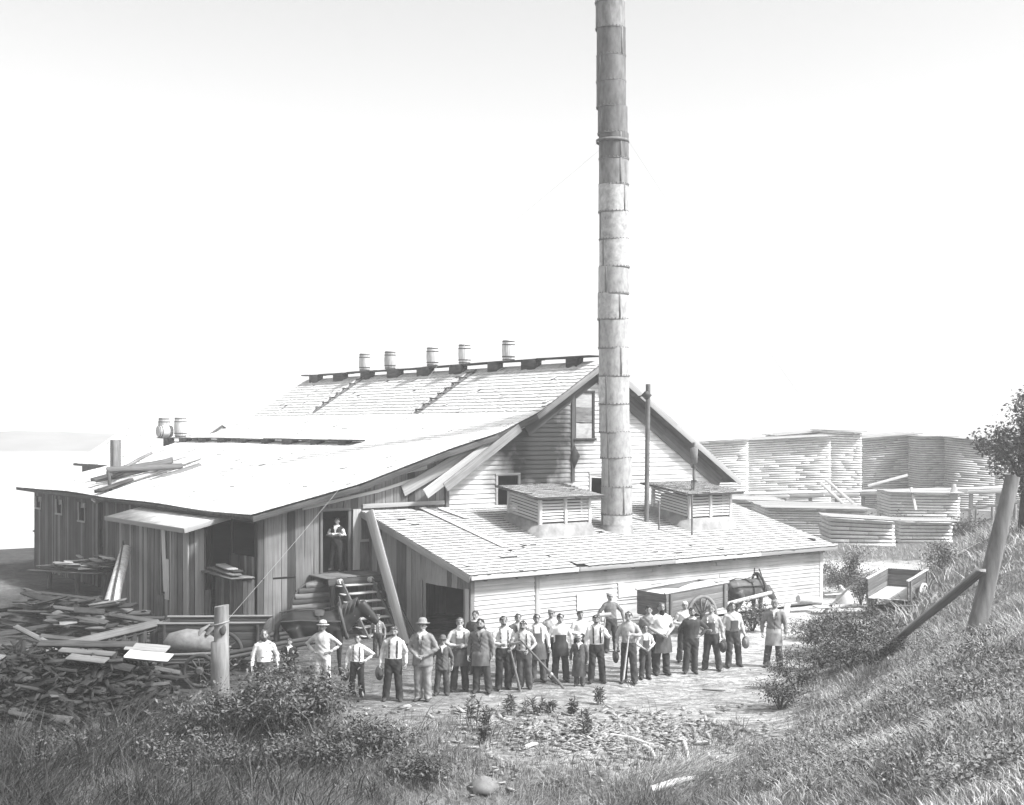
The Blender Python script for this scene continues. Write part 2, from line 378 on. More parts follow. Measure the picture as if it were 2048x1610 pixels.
# whitewashed clapboards with soot and the stack's shadow painted in as one dark patch
M_CLAP = mat('soot_shadow_clapboard', .54, .16, (2.5, 5, 2), rand=.1, bump=.3, stain=.25)
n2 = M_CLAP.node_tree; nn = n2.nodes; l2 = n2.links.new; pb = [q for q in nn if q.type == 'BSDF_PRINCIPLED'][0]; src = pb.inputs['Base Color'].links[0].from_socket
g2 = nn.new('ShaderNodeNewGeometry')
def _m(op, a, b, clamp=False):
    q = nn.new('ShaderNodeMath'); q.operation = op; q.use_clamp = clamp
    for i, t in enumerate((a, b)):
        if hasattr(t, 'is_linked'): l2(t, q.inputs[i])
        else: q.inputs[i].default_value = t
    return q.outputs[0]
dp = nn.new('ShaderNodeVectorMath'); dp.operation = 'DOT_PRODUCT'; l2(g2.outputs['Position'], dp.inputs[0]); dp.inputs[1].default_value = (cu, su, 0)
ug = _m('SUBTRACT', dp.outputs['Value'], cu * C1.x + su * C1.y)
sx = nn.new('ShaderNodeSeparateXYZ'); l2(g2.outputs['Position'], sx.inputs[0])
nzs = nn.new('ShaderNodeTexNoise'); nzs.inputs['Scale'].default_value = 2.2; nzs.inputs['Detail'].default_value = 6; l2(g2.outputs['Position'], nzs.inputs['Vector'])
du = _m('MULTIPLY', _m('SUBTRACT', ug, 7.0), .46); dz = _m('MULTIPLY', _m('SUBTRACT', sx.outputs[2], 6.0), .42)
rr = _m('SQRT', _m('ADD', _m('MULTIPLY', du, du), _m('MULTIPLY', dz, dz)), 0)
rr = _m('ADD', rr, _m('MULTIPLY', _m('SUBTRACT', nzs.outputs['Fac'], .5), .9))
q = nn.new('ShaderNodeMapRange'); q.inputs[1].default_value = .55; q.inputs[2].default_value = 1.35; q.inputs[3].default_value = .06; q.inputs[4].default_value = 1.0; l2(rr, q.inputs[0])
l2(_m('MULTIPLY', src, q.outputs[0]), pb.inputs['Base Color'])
# clapboards of the gable
z = 3.66; i = 0
while z < 8.7:
    ul = U_C + .02 if z + .2 < Zr(U_C) - .2 else float(np.interp(z + .42, PZ[:7], PU[:7])); ur = min(U_R, 9.8 + (8.92 - z - .42) / .643)
    cuts = [ul]; r = random.Random(i)
    while cuts[-1] < ur - 4.5: cuts.append(cuts[-1] + r.uniform(2.2, 4.6))
    cuts.append(ur)
    for a, b in zip(cuts[:-1], cuts[1:]):
        segs = [(a, b)]
        for o in front_open + [attic_o]:
            if o[2] - .1 < z + .05 < o[3]:
                segs = [q for s, e in segs for q in ((s, min(e, o[0] - .06)), (max(s, o[1] + .06), e)) if q[1] - q[0] > .08]
        for s, e in segs:
            nrm = Vector((0, -1, .24)); oy = r.uniform(0, .006)
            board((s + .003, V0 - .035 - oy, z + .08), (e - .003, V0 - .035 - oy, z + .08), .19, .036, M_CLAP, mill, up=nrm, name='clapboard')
    z += .165; i += 1
# trims
board((U_C + .02, V0 - .07, 3.55), (U_C + .02, V0 - .07, float(Zr(U_C)) - .2), .14, .04, M_MID, mill, up=(0, -1, 0), name='corner_board')
def opening_trim(o, y, parent, m, sill=True):
    a0, a1, z0, z1 = o; q = .09
    board((a0 - .045, y, z0), (a0 - .045, y, z1 + .08), q, .05, m, parent, up=(0, -1, 0), name='jamb'); board((a1 + .045, y, z0), (a1 + .045, y, z1 + .08), q, .05, m, parent, up=(0, -1, 0), name='jamb')
    board((a0 - .09, y - .003, z1 + .04), (a1 + .09, y - .003, z1 + .04), q, .055, m, parent, up=(0, -1, 0), name='lintel')
    if sill: board((a0 - .12, y - .03, z0 - .03), (a1 + .12, y - .03, z0 - .03), .09, .12, m, parent, up=(0, -1, 0), name='sill')
opening_trim(door_o, V0 - .03, mill, M_MID, False); opening_trim(front_open[1], V0 - .07, mill, M_NEW); opening_trim(front_open[2], V0 - .07, mill, M_NEW)
board((-.42, V0 - .045, 1.78), (-.42, V0 - .045, 3.78), .3, .03, M_NEW, mill, up=(0, -1, 0), name='post_board')
board((-.2, V0 - .05, 3.86), (3.0, V0 - .05, 3.88), .14, .03, M_NEW, mill, up=(0, -1, 0), name='batten')
for k in range(3): board((-.2 + .24 * k, V0 - .05, 1.8), (-.2 + .24 * k, V0 - .05, 2.72), .23, .025, M_MID, mill, up=(0, -1, 0), name='half_door_board')
board((-.32, V0 - .075, 2.74), (.42, V0 - .075, 2.74), .09, .03, M_NEW, mill, up=(0, -1, 0), name='half_door_rail')
# boarded attic window
aw = empty('attic_window', (0, 0, 0)); aw.parent = mill
opening_trim(attic_o, V0 - .08, aw, M_OLD)
for k, zz in enumerate((6.05, 6.65, 7.2)):
    board((attic_o[0], V0 - .05, zz + .28), (attic_o[1], V0 - .05, zz + .28), .56, .02, (M_NEW, M_MID, M_NEW)[k], aw, up=(0, -1, 0), name='shutter_board')
board((8.66, V0 - .1, 4.45), (8.66, V0 - .1, 7.7), .13, .05, M_OLD, mill, up=(0, -1, 0), name='pipe_shadow_strip')  # dark strip standing in for the vent pipe's shadow on the wall
mb = MB(); hexa(mb, [(8.55, V0 - .15, 5.35), (8.7, V0 - .15, 4.95), (8.7, V0 - .12, 4.95), (8.55, V0 - .12, 5.35), (8.7, V0 - .15, 5.8), (8.95, V0 - .15, 5.4), (8.95, V0 - .12, 5.4), (8.7, V0 - .12, 5.8)]); out('pipe_shadow_diamond', mb, M_OLD, mill)  # diamond of the same pipe shadow, built as a solid piece
# windows of the side wall: pale frames, broken panes
for o in left_open[2:5]:
    wn = empty('side_window', (0, 0, 0)); wn.parent = mill
    y0, y1, z0, z1 = o
    for a, b in (((U_L - .03, y0, z0), (U_L - .03, y0, z1)), ((U_L - .03, y1, z0), (U_L - .03, y1, z1)), ((U_L - .05, y0 - .08, z0 - .03), (U_L - .05, y1 + .08, z0 - .03))):
        board(a, b, .07, .04, M_NEW, wn, up=(-1, 0, 0), name='window_frame')
    mbp = MB(); hexa(mbp, [(U_L + .06, y0, z1 - .2), (U_L + .06, y1, z1 - .25), (U_L + .07, y1, z1 - .25), (U_L + .07, y0, z1 - .2), (U_L + .06, y0, z1), (U_L + .06, y1, z1), (U_L + .07, y1, z1), (U_L + .07, y0, z1)])
    out('pane', mbp, mat('dirty_glass', .5, .2, rough=.1, spec=.8), wn)
board((U_L - .05, 6.1, 3.6), (U_L - .05, 8.1, 3.6), .12, .05, M_OLD, mill, up=(-1, 0, 0), name='lintel')
# roof: deck, verge boards, shingles
mb = MB(); vA, vB, vC = V0 - .62, 28.95, V_E + .12
def deck(us, va, vb, zf, t=.1):
    for a, b in zip(us[:-1], us[1:]):
        za, zb = zf(a), zf(b)
        hexa(mb, [(a, va, za - t), (b, va, zb - t), (b, vb, zb - t), (a, vb, za - t), (a, va, za), (b, va, zb), (b, vb, zb), (a, vb, za)])
deck([-4.4, -3.94, -2.3, -.656, 1.1, 2.86, 4.0, 4.9, 5.7, 6.51, 9.8], vA, vB, lambda u: float(Zr(u))); deck([9.8, 16.95], vA, vB, lambda u: float(Zr(u)))
deck([-4.4, -3.94, -2.3, -.656, 1.1, 2.86, 3.2], vB, vC, lambda u: float(Zr(u))); deck([3.2, 7.5, 12], vB, vC, lambda u: float(Zr(3.2)) - .28 * (u - 3.2))
deck_o = out('roof', mb, M_OLD, mill)
def sag(v, u): return -.05 * math.sin(v * .45) * math.sin(v * .21 + 1) * np.clip((6.5 - u) / 8, 0, 1)
mb = MB()
slope_u = np.linspace(6.62, -4.46, 60); seg = np.concatenate([[0], np.cumsum(np.hypot(np.diff(slope_u), np.diff(Zr(slope_u))))])
def Plow(a, d):
    u = float(np.interp(d, seg, slope_u)); return (u, vA - .03 + a, float(Zr(u)) + .07 + sag(a, u))
low_skip = lambda a, d, r: (a > vB - vA) & (np.interp(d, seg, slope_u) > 3.25)
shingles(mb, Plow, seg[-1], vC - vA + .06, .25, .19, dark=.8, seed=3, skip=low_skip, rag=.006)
out('roof_shingles', mb, M_SHINGLE, deck_o, kind='stuff'); mb = MB()
su_ = np.linspace(9.85, 6.5, 10); sg2 = np.concatenate([[0], np.cumsum(np.hypot(np.diff(su_), np.diff(Zr(np.minimum(su_, 9.8)))))])
def Pup(a, d): u = float(np.interp(d, sg2, su_)); return (u, vA - .03 + a, float(Zr(min(u, 9.8))) + .03)
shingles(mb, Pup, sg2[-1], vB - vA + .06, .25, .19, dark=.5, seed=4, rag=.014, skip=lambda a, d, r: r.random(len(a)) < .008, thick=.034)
out('roof_shingles', mb, M_SHINGLE_U, deck_o, kind='stuff')
def verge(pts, w, m, parent, y, name='verge_board'):
    for (a, b) in zip(pts[:-1], pts[1:]):
        board((a[0], y, a[1]), (b[0], y, b[1]), w, .035, m, parent, up=(0, -1, 0), name=name)
verge([(u, float(Zr(u)) - .1) for u in (9.8, 6.6)], .2, M_MID, mill, vA - .02); verge([(u, float(Zr(u)) - .1) for u in (9.8, 13.4, 16.95)], .22, M_NEW, mill, vA - .02)
verge([(u, float(Zr(u)) - .1) for u in (6.6, 4.9, 2.86)], .16, M_OLD, mill, vA - .022); verge([(u, float(Zr(u)) - .09) for u in (2.86, -.656, -4.4)], .15, M_OLD, mill, vA - .022)
verge([(3.0, 5.0), (.4, 4.35), (-2.4, 3.86)], .1, M_LIGHT, mill, V0 - .04, 'batten')
board((2.3, V0 - .06, 5.1), (.1, V0 - .06, 4.75), .12, .03, M_NEW, mill, up=(0, -1, 0), name='batten')
verge([(9.8, 8.42), (13.2, 6.23), (16.3, 4.22)], .5, M_MID, mill, V0 - .1, 'frieze_board'); verge([(9.8, 8.42), (6.5, 6.34)], .45, M_OLD, mill, V0 - .102, 'frieze_board')
verge([(3.15, 5.45), (5.3, 6.05), (6.5, 6.55)], .12, M_MID, mill, V0 - .09, 'frieze_board')
for k in range(4): board((U_L - .42, vA + k * 6.3, 3.63), (U_L - .42, vA + (k + 1) * 6.3 - .03, 3.63 + .03 * (k % 2)), .13, .03, M_OLD, mill, up=(-1, 0, 0), name='eave_board')
# platform and stairs at the door
land = empty('landing', (0, 0, 0)); land.parent = mill
for k in range(6): board((-2.0 + k * .36, V0 - .05, 1.72), (-2.0 + k * .36, V0 - 1.25, 1.72), .35, .05, M_MID, land, name='deck_board')
board((-2.15, V0 - 1.27, 1.6), (.05, V0 - 1.27, 1.6), .2, .06, M_OLD, land, up=(0, -1, 0), name='deck_beam')
for x in (-1.95, -.1): board((x, V0 - 1.2, 0), (x, V0 - 1.2, 1.6), .14, .12, M_OLD, land, up=(0, -1, 0), name='deck_post')
stair = empty('stairs', W(-1.2, V0 - 1.3), TH, label='open wooden stairs with plank treads leading to the mill door', cat='stairs')
for s in (-.55, .55): board((s, -.02, 1.62), (s, -1.75, .02), .2, .06, M_MID, stair, up=(1, 0, 0), name='stringer')
for k in range(7): board((-.68, -.1 - .25 * k, 1.48 - .23 * k), (.68, -.1 - .25 * k, 1.48 - .23 * k), .27, .05, M_LIGHT if k != 5 else M_NEW, stair, name='tread')
for s in (-.6, .5):
    mb = MB(); tube(mb, [(s, -.02, 1.6), (s + .03, -.14, 1.63)], .09, 8); out('stringer_end', mb, M_LIGHT, stair)
# ------------------------------------------------------------------ boiler house in front of the gable
bh = empty('boiler_house', C1, TH, label='low boiler house with shingled shed roof and white clapboard front', cat='shed')
A_W, A_D = 15.46, V0 - .1
b_open = [(.18, 2.55, 0, 1.66)]
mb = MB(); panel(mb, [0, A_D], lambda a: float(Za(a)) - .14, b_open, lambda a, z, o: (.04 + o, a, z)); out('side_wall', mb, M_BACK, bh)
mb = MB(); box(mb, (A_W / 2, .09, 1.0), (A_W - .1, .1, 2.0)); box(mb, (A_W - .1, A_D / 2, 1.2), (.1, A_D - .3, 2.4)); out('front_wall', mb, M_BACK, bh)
sp = lambda a, z, o: Vector((.03 - o, a, z))
vboards(bh, 0.02, A_D, sp, (-1, 0, 0), lambda a: Za(a) - .13, b_open, [M_MID, M_NEW, M_NEW], .24, .36, seed=5, t=.03)
board((-.03, .1, 0), (-.03, .1, 1.7), .16, .06, M_LIGHT, bh, up=(-1, 0, 0), name='door_post'); board((-.03, 2.62, 0), (-.03, 2.62, 1.72), .13, .05, M_NEW, bh, up=(-1, 0, 0), name='door_post')
z = .12; i = 0
while z < 1.95:
    r = random.Random(50 + i); cuts = [.06, 2.36]
    while cuts[-1] < A_W - 5: cuts.append(cuts[-1] + r.uniform(2.5, 5))
    cuts.append(A_W)
    for q, (a, b) in enumerate(zip(cuts[:-1], cuts[1:])):
        a_, b_ = a + .004 + (.18 if q == 1 else 0), b - .004
        board((a_, -.02 - r.uniform(0, .008), z + .07), (b_, -.02 - r.uniform(0, .008), z + .07), .17, .034, M_LIGHT if q == 0 else M_WHITE, bh, up=(0, -1, .24), name='clapboard')
    z += .138; i += 1
board((2.45, -.05, .02), (2.45, -.05, 2.1), .15, .05, M_NEW, bh, up=(0, -1, 0), name='corner_board'); board((.04, -.05, .02), (.04, -.05, 2.12), .14, .06, M_MID, bh, up=(0, -1, 0), name='corner_board'); board((A_W, -.05, .02), (A_W, -.05, 2.05), .16, .05, M_WHITE, bh, up=(0, -1, 0), name='corner_board')
for k in range(4): board((k * 3.9, -.05, 2.04), (k * 3.9 + 3.87, -.05, 2.04), .22, .03, M_MID, bh, up=(0, -1, 0), name='frieze_board')
for (a, b, z0, h) in ((4.0, 5.6, 1.0, .5), (5.7, 7.1, 1.25, .45), (5.0, 6.6, .55, .4)): board((a, -.07, z0), (b, -.07, z0), h, .02, M_WHITE, bh, up=(0, -1, 0), name='patch_board')
mb = MB()
hexa(mb, [(-.28, -.4, 2.03), (A_W + .45, -.4, 2.03), (A_W + .45, A_D, 3.59), (-.28, A_D, 3.59), (-.28, -.4, 2.11), (A_W + .45, -.4, 2.11), (A_W + .45, A_D, 3.67), (-.28, A_D, 3.67)])
roof_b = out('roof', mb, M_OLD, bh)
LA = math.hypot(A_D + .45, .25 * (A_D + .45))
def Pa(a, d): v = A_D - d * (A_D + .45) / LA; return (-.3 + a, v, float(Za(v)) + .008)
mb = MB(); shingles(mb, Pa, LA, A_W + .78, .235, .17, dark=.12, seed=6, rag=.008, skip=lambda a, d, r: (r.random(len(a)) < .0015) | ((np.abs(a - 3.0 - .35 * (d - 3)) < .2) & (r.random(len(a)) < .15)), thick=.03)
out('roof_shingles', mb, M_SHINGLE_D, roof_b, kind='stuff')
for k in range(3): board((-.31, -.42 + k * 2.1, float(Za(-.42 + k * 2.1)) - .1), (-.31, -.42 + (k + 1) * 2.1 - .02, float(Za(-.42 + (k + 1) * 2.1)) - .1), .2, .04, M_NEW, bh, up=(-1, 0, 0), name='verge_board')
for k in range(4): board((-.25 + k * 4.05, -.43, 2.08), (k * 4.05 + 3.78, -.43, 2.08), .13, .03, M_NEW if k % 2 else M_LIGHT, bh, up=(0, -1, 0), name='fascia_board')
for k in range(14): board((.3 + k * 1.15, -.4, 2.0), (.3 + k * 1.15, 0, 2.1), .09, .1, M_MID, bh, name='rafter_end')
# boards lying on the boiler house roof
for (a, b, l) in (((845, 1020), (1010, 1097), 'long pale board lying aslant on the boiler house roof, nearer the verge'), ((880, 1020), (935, 1040), 'short pale board high on the boiler house roof beside the planked wall')):
    p, q = hit(*a, annex_surf), hit(*b, annex_surf); p.z += .07; q.z += .07
    board(p, q, .26, .04, M_LIGHT, None, up=(0, 0, 1), name='loose_board', label=l, cat='board', group='loose boards on the roofs')

# ------------------------------------------------------------------ louvred ventilators
def ventilator(u, v, w, d, label):
    base = W(u, v); zf, zb = float(Za(v)), float(Za(v + d))
    e = empty('roof_ventilator', (base.x, base.y, 0), TH, label=label, cat='ventilator', group='louvred roof ventilators')
    top = zf + 1.27; tb = top + .28; k0 = zf + .42
    mb = MB()     # flared sheet-metal skirt
    s = .16
    P0 = [(-s, -s, zf - .1), (w + s, -s, zf - .1), (w + s, d + s, zb - .1), (-s, d + s, zb - .1)]; P1 = [(0, 0, k0), (w, 0, k0), (w, d, zb + .3), (0, d, zb + .3)]
    mb.add(P0 + P1, [(0, 1, 5, 4), (1, 2, 6, 5), (2, 3, 7, 6), (3, 0, 4, 7), (4, 5, 6, 7)])
    out('flashing', mb, mat('tin', .3, .3, (3, 3, 3), rough=.7, stain=.4), e)
    for (x, y) in ((.05, .05), (w / 2, .04), (w - .05, .05), (.05, d - .05), (w - .05, d - .05)):
        zz = k0 - .02 if y < .5 else zb + .25
        board((x, y, zz), (x, y, top + (tb - top) * y / d), .11, .1, M_LIGHT, e, up=(0, -1, 0), name='post')
    n = 7
    for i in range(n):
        z_ = k0 + .07 + i * (top - k0 - .12) / n
        for (x0, x1) in ((.1, w / 2 - .05), (w / 2 + .05, w - .1)): board((x0, .04, z_ + .04), (x1, .04, z_ + .04), .075, .02, M_LIGHT, e, up=(0, -.9, .44), name='louvre')
        zl = z_ + .04
        board((.04, .1, zl), (.04, d - .1, zl + (zb - zf) * .55), .075, .02, M_LIGHT, e, up=(-.9, 0, .44), name='louvre')
        board((w - .04, .1, zl), (w - .04, d - .1, zl + (zb - zf) * .55), .13, .015, M_LIGHT, e, up=(.62, 0, .78), name='louvre')
    mb = MB(); o = .3
    hexa(mb, [(-o, -o, top - .02), (w + o, -o, top - .02), (w + o, d + o, tb + .04), (-o, d + o, tb + .04), (-o, -o, top + .03), (w + o, -o, top + .03), (w + o, d + o, tb + .1), (-o, d + o, tb + .1)])
    rf = out('roof', mb, M_MID, e)
    mb = MB(); Lr = math.hypot(d + 2 * o, tb - top)
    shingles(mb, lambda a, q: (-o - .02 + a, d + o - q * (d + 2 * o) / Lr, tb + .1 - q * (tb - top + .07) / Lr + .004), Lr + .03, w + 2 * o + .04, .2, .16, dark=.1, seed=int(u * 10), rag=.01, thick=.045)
    out('roof_shingles', mb, M_SHINGLE_U, rf, kind='stuff')
    mb = MB(); box(mb, (w / 2, d / 2, (k0 + top) / 2), (w - .5, d - .5, top - k0)); out('inner_box', mb, M_BACK, e)
    return e
ventilator(4.4, 2.35, 2.2, 1.8, 'louvred ventilator with shingled lid left of the smokestack')
ventilator(10.95, 2.1, 2.15, 2.0, 'louvred ventilator with iron pipe right of the smokestack')

# ------------------------------------------------------------------ smokestack
stack = empty('smokestack', (3.6, 45.0, 0), 0, label='tall riveted sheet-iron smokestack rising through the boiler house roof', cat='smokestack')
m_pl = [mat('stack_plate', .32, .36, (6, 6, 3), rand=.1, rough=.65, bump=.25, detail=9, spec=.3), mat('stack_plate_sooty', .13, .4, (6, 6, 2), rand=.15, rough=.75, detail=9), mat('stack_plate_pale', .37, .4, (6, 6, 5), rand=.12, rough=.65, bump=.2, detail=9), mat('stack_plate_smoked', .2, .45, (6, 6, 2), rand=.15, rough=.7, detail=9)]
z = 2.55; k = 0; cxx = 0.0; r_ = random.Random(3)
while z < 22.9:
    h = r_.uniform(.86, 1.0)
    rad = .535 + (.003 if k % 2 else 0) - .0016 * k + r_.uniform(-.006, .006)
    lean = -.17 * ((z - 3) / 18) + .035 * math.sin(z * .55) + .02 * math.sin(z * 1.7)
    mi = 1 if 15.6 < z < 19.6 else (3 if 14.2 < z < 20.6 else (0 if z < 19.5 else 2))
    sec = empty('stack_section', (lean, 0, 0)); sec.parent = stack
    seam = R(-90) + r_.choice([-.9, .75, -1.2, .4, -.6]); hb = h + .03
    for part in (0, 1):
        mb = MB(); n = 16; ang = [seam + part * math.pi + math.pi * q / n for q in range(n + 1)]
        V = [(rad * math.cos(a) * s, rad * math.sin(a) * s, zz) for (zz, s) in ((z, 1.0), (z + .03, 1.004), (z + hb - .04, 1.0), (z + hb, .999)) for a in ang]
        mb.add(V, [(i * (n + 1) + q, i * (n + 1) + q + 1, (i + 1) * (n + 1) + q + 1, (i + 1) * (n + 1) + q) for i in range(3) for q in range(n)])
        out('plate', mb, m_pl[mi] if r_.random() < .85 or mi in (1, 3) else m_pl[2], sec, smooth=True)
    mb = MB()
    for a in (seam, seam + math.pi): box(mb, (rad * 1.0 * math.cos(a), rad * math.sin(a), z + hb / 2), (.024, .06, hb - .03), a)
    for q in range(26):
        a = 2 * math.pi * q / 26; box(mb, (rad * 1.012 * math.cos(a), rad * 1.012 * math.sin(a), z + .045), (.03, .03, .03), a)
    lathe(mb, [(z - .01, rad + .002), (z - .01, rad + .009), (z + .024, rad + .009), (z + .024, rad + .002)], 32, cap=False)
    out('seam', mb, mat('stack_seam', .16, .3, rough=.7), sec)
    z += h; k += 1
mb = MB(); lathe(mb, [(2.5, 1.02), (2.74, .95), (2.86, .6), (3.1, .56)], 20, cap=False)
for i, v in enumerate(mb.v): mb.v[i] = v + np.stack([v[:, 0] * 0, v[:, 1] * 0, (v[:, 2] < 2.8) * v[:, 1] * .2 + (v[:, 2] < 2.8) * v[:, 0] * -.15], -1)
out('flashing_collar', mb, mat('tin', .42), stack, smooth=True)
mb = MB(); lathe(mb, [(16.3, .55), (16.3, .575), (16.4, .575), (16.4, .55)], 32, Matrix.Translation((-.12, 0, 0)), cap=False); out('guy_band', mb, M_MID, stack)

# ------------------------------------------------------------------ pipes on the roofs
def pipe(name, base, h, r, label, extra=None, top=None):
    e = empty(name, base, TH, label=label, cat='pipe')
    mb = MB(); t = top or (0, 0, h); tube(mb, [(0, 0, -.05), t], r, 10); out('shaft', mb, mat('rusty_pipe', .14, .3), e)
    if extra: extra(e)
    return e
p = at(1293, 1040, 46.6)
def xt(e):
    mb = MB(); lathe(mb, [(3.85, .05), (4.0, .2), (4.15, .05)], 10, Matrix.Translation((0.0, 0, .55)) @ Matrix.Diagonal((1, 1, 1, 1))); out('storm_collar', mb, M_IRON, e)
    mb = MB(); beam(mb, (0, .1, 4.55), (0, 1.9, 4.35), .04, .04); out('stay', mb, M_IRON, e)
u_, v_ = uv(p.x, p.y); pipe('vent_pipe', (p.x, p.y, float(Za(v_))), 4.9 + .1, .085, 'tall thin vent pipe standing just right of the smokestack', xt, (0.08, 0, 4.95))
p = at(1388, 990, 46.9); 
def xt2(e):
    mb = MB(); lathe(mb, [(.93, .05), (.95, .13), (1.5, .15), (1.52, .05)], 12); out('exhaust_head', mb, mat('rusty_pipe', .14), e)
    for zz in (.28, .78):
        mb = MB(); tube(mb, [(0, 0, zz), (0, 0, zz + .06)], .1, 8); out('flange', mb, M_IRON, e)
    mb = MB(); tube(mb, [(0, 0, .3), (-.15, -.05, .3), (-.2, -.06, .15), (-.16, -.06, .02), (-.4, -.1, -.08)], .025, 6); out('drip_pipe', mb, M_IRON, e)
pipe('steam_pipe', (p.x, p.y, 4.22), 1.7, .055, 'steam exhaust pipe with swollen head above the right ventilator', xt2)
p = at(1384, 1060, 45.3); pipe('drain_pipe', (p.x, p.y, 2.75), 1.35, .035, 'thin iron pipe against the front of the right ventilator')
p = at(1318, 1060, 45.0); pipe('stove_pipe', (p.x, p.y, 2.95), .95, .03, 'short thin pipe on the roof between smokestack and right ventilator')

# ------------------------------------------------------------------ roof walks, barrels, ladders
def walk(u, z, v0, v1, n, label, cat='roof walk'):
    e = empty('roof_walk', W(u, v0, 0), TH, label=label, cat=cat); L_ = v1 - v0; r = random.Random(int(z * 10))
    s = 0
    while s < L_ - .4:
        l = min(r.uniform(2.6, 4.4), L_ - s); board((0, s + .02, z + .28 + r.uniform(-.02, .02)), (0, s + l - .02, z + .28 + r.uniform(-.02, .02)), .5, .06, M_OLD, e, name='walk_plank'); s += l
    for k in range(n): board((-.1, L_ * (k + .3) / n, z + .08), (-.1, L_ * (k + .3) / n + .75 + r.uniform(-.2, .2), z + .08), .42, .34, M_OLD, e, up=(1, 0, 0), name='bracket')
    board((.25, .1, z + .05), (.25, L_ - .1, z + .05), .14, .1, M_OLD, e, name='ledger')
    return e
walk(9.72, 8.86, V0 - .1, V0 + 23.1, 9, 'plank walk on blocks along the main ridge')
walk(3.25, 5.68, V0 + 6.2, V0 + 26.3, 9, 'plank walk on blocks along the lower roof')
m_bar = mat('barrel_stave', .42, .5, (26, 26, 1.2), rand=.25)
def barrel(loc, label, h=.84, r=.27, group='fire barrels on the ridge walk', lying=None):
    e = empty('barrel', loc, random.uniform(0, 6), label=label, cat='barrel', group=group)
    if lying is not None: e.rotation_euler = (R(90), 0, lying); e.location.z += r * .98
    mb = MB(); seg = 20
    prof = [(0, .86), (.1, .9), (.25, .96), (.5, 1.0), (.75, .96), (.9, .9), (1, .86)]
    V = []; 
    for zz, q in prof:
        for k in range(seg * 2):
            a = 2 * math.pi * k / (seg * 2); g = .985 if k % 2 else 1.0; V.append((r * q * g * math.cos(a), r * q * g * math.sin(a), zz * h))
    n = seg * 2; mb.add(V, [(i * n + k, i * n + (k + 1) % n, (i + 1) * n + (k + 1) % n, (i + 1) * n + k) for i in range(len(prof) - 1) for k in range(n)])
    out('staves', mb, m_bar, e)
    for zz, q in ((.06, .89), (.2, .945), (.78, .955), (.93, .895)):
        mb = MB(); lathe(mb, [(zz * h - .02, r * q + .001), (zz * h - .02, r * q + .012), (zz * h + .02, r * q + .012), (zz * h + .02, r * q + .001)], 24, cap=False); out('hoop', mb, M_IRON, e)
    for zz in (.04, .96):
        mb = MB(); lathe(mb, [(zz * h - .01, r * .79), (zz * h + .01, r * .79)], 20); out('head', mb, m_bar, e)
    return e
names = ['fifth', 'fourth', 'third', 'second', 'first']
for k, (s, t) in enumerate(((5.36, 'rightmost barrel on the main ridge walk, nearest the smokestack'), (8.53, 'second barrel from the right on the main ridge walk'), (11.04, 'middle barrel of the five on the main ridge walk'), (14.65, 'second barrel from the left on the main ridge walk'), (17.0, 'leftmost barrel of the five on the main ridge walk'))):
    barrel(W(9.72, V0 + s, 9.175), t)
for (px, l) in ((320, 'upright barrel at the far left end of the lower roof walk'), (361, 'upright barrel with dark mouth, right one on the lower roof walk')):
    k_ = (px - 1024) / F; s = min((W(3.25, V0, 0).x - k_ * W(3.25, V0, 0).y) / (su + k_ * cu), 25.9); barrel(W(3.25, V0 + s, 5.995), l, .98, .31, 'barrels on the lower roof walk')
s = 23.9; barrel(W(2.95, V0 + 24.2, 5.99), 'barrel lying on its side between two upright barrels', .7, .3, 'barrels on the lower roof walk', lying=-.9)
def ladder(s, w0, w1, label):
    e = empty('roof_ladder', W(9.8, V0 + s, 0), TH, label=label, cat='ladder', group='ladders on the main roof')
    z = lambda w: float(Zr(9.8 - w)) + .11
    for o in (-.2, .2): board((-w0, o, z(w0)), (-w1, o, z(w1)), .05, .08, M_LIGHT if o > 0 else M_MID, e, name='rail')
    n = int((w1 - w0) / .36)
    for k in range(n): w = w0 + .2 + k * .36; board((-w, -.24, z(w) + .03), (-w, .24, z(w) + .03), .09, .05, M_OLD, e, name='rung')
ladder(16.9, .25, 3.0, 'wooden ladder lying up the roof slope, farther of two')
ladder(7.6, .25, 3.2, 'wooden ladder lying up the roof slope, nearer of two')

# guy wires
mb = MB()
def wire(a, b, sagm, label, r=.012):
    a, b = Vector(a), Vector(b); pts = []
    for k in range(15): t = k / 14; p = a.lerp(b, t); p.z -= sagm * 4 * t * (1 - t); pts.append(p)
    mb = MB(); tube(mb, pts, r, 5); out('guy_wire', mb, mat('wire', .3, .1), label=label, cat='wire', group='guy wires of the smokestack')
band = Vector((3.6 - .12, 45, 16.35))
post_p = hit(440, 1418)
wire(band + Vector((-.5, -.25, 0)), (post_p.x + .18, post_p.y - .1, post_p.z + 2.05), .5, 'thin guy wire from the smokestack down to the left post', .0045)
ra = hit(1842, 1112); wire(band + Vector((.52, -.2, 0)), (ra.x, ra.y, ra.z + .05), .5, 'thin guy wire from the smokestack down to the right bank', .004)
for x, l in ((1190, 'thin guy wire running back over the mill ridge'),): wire(band + Vector((-.2, .5, 0)), W(8.5, V0 + 24, 8.1), .4, l, .004)
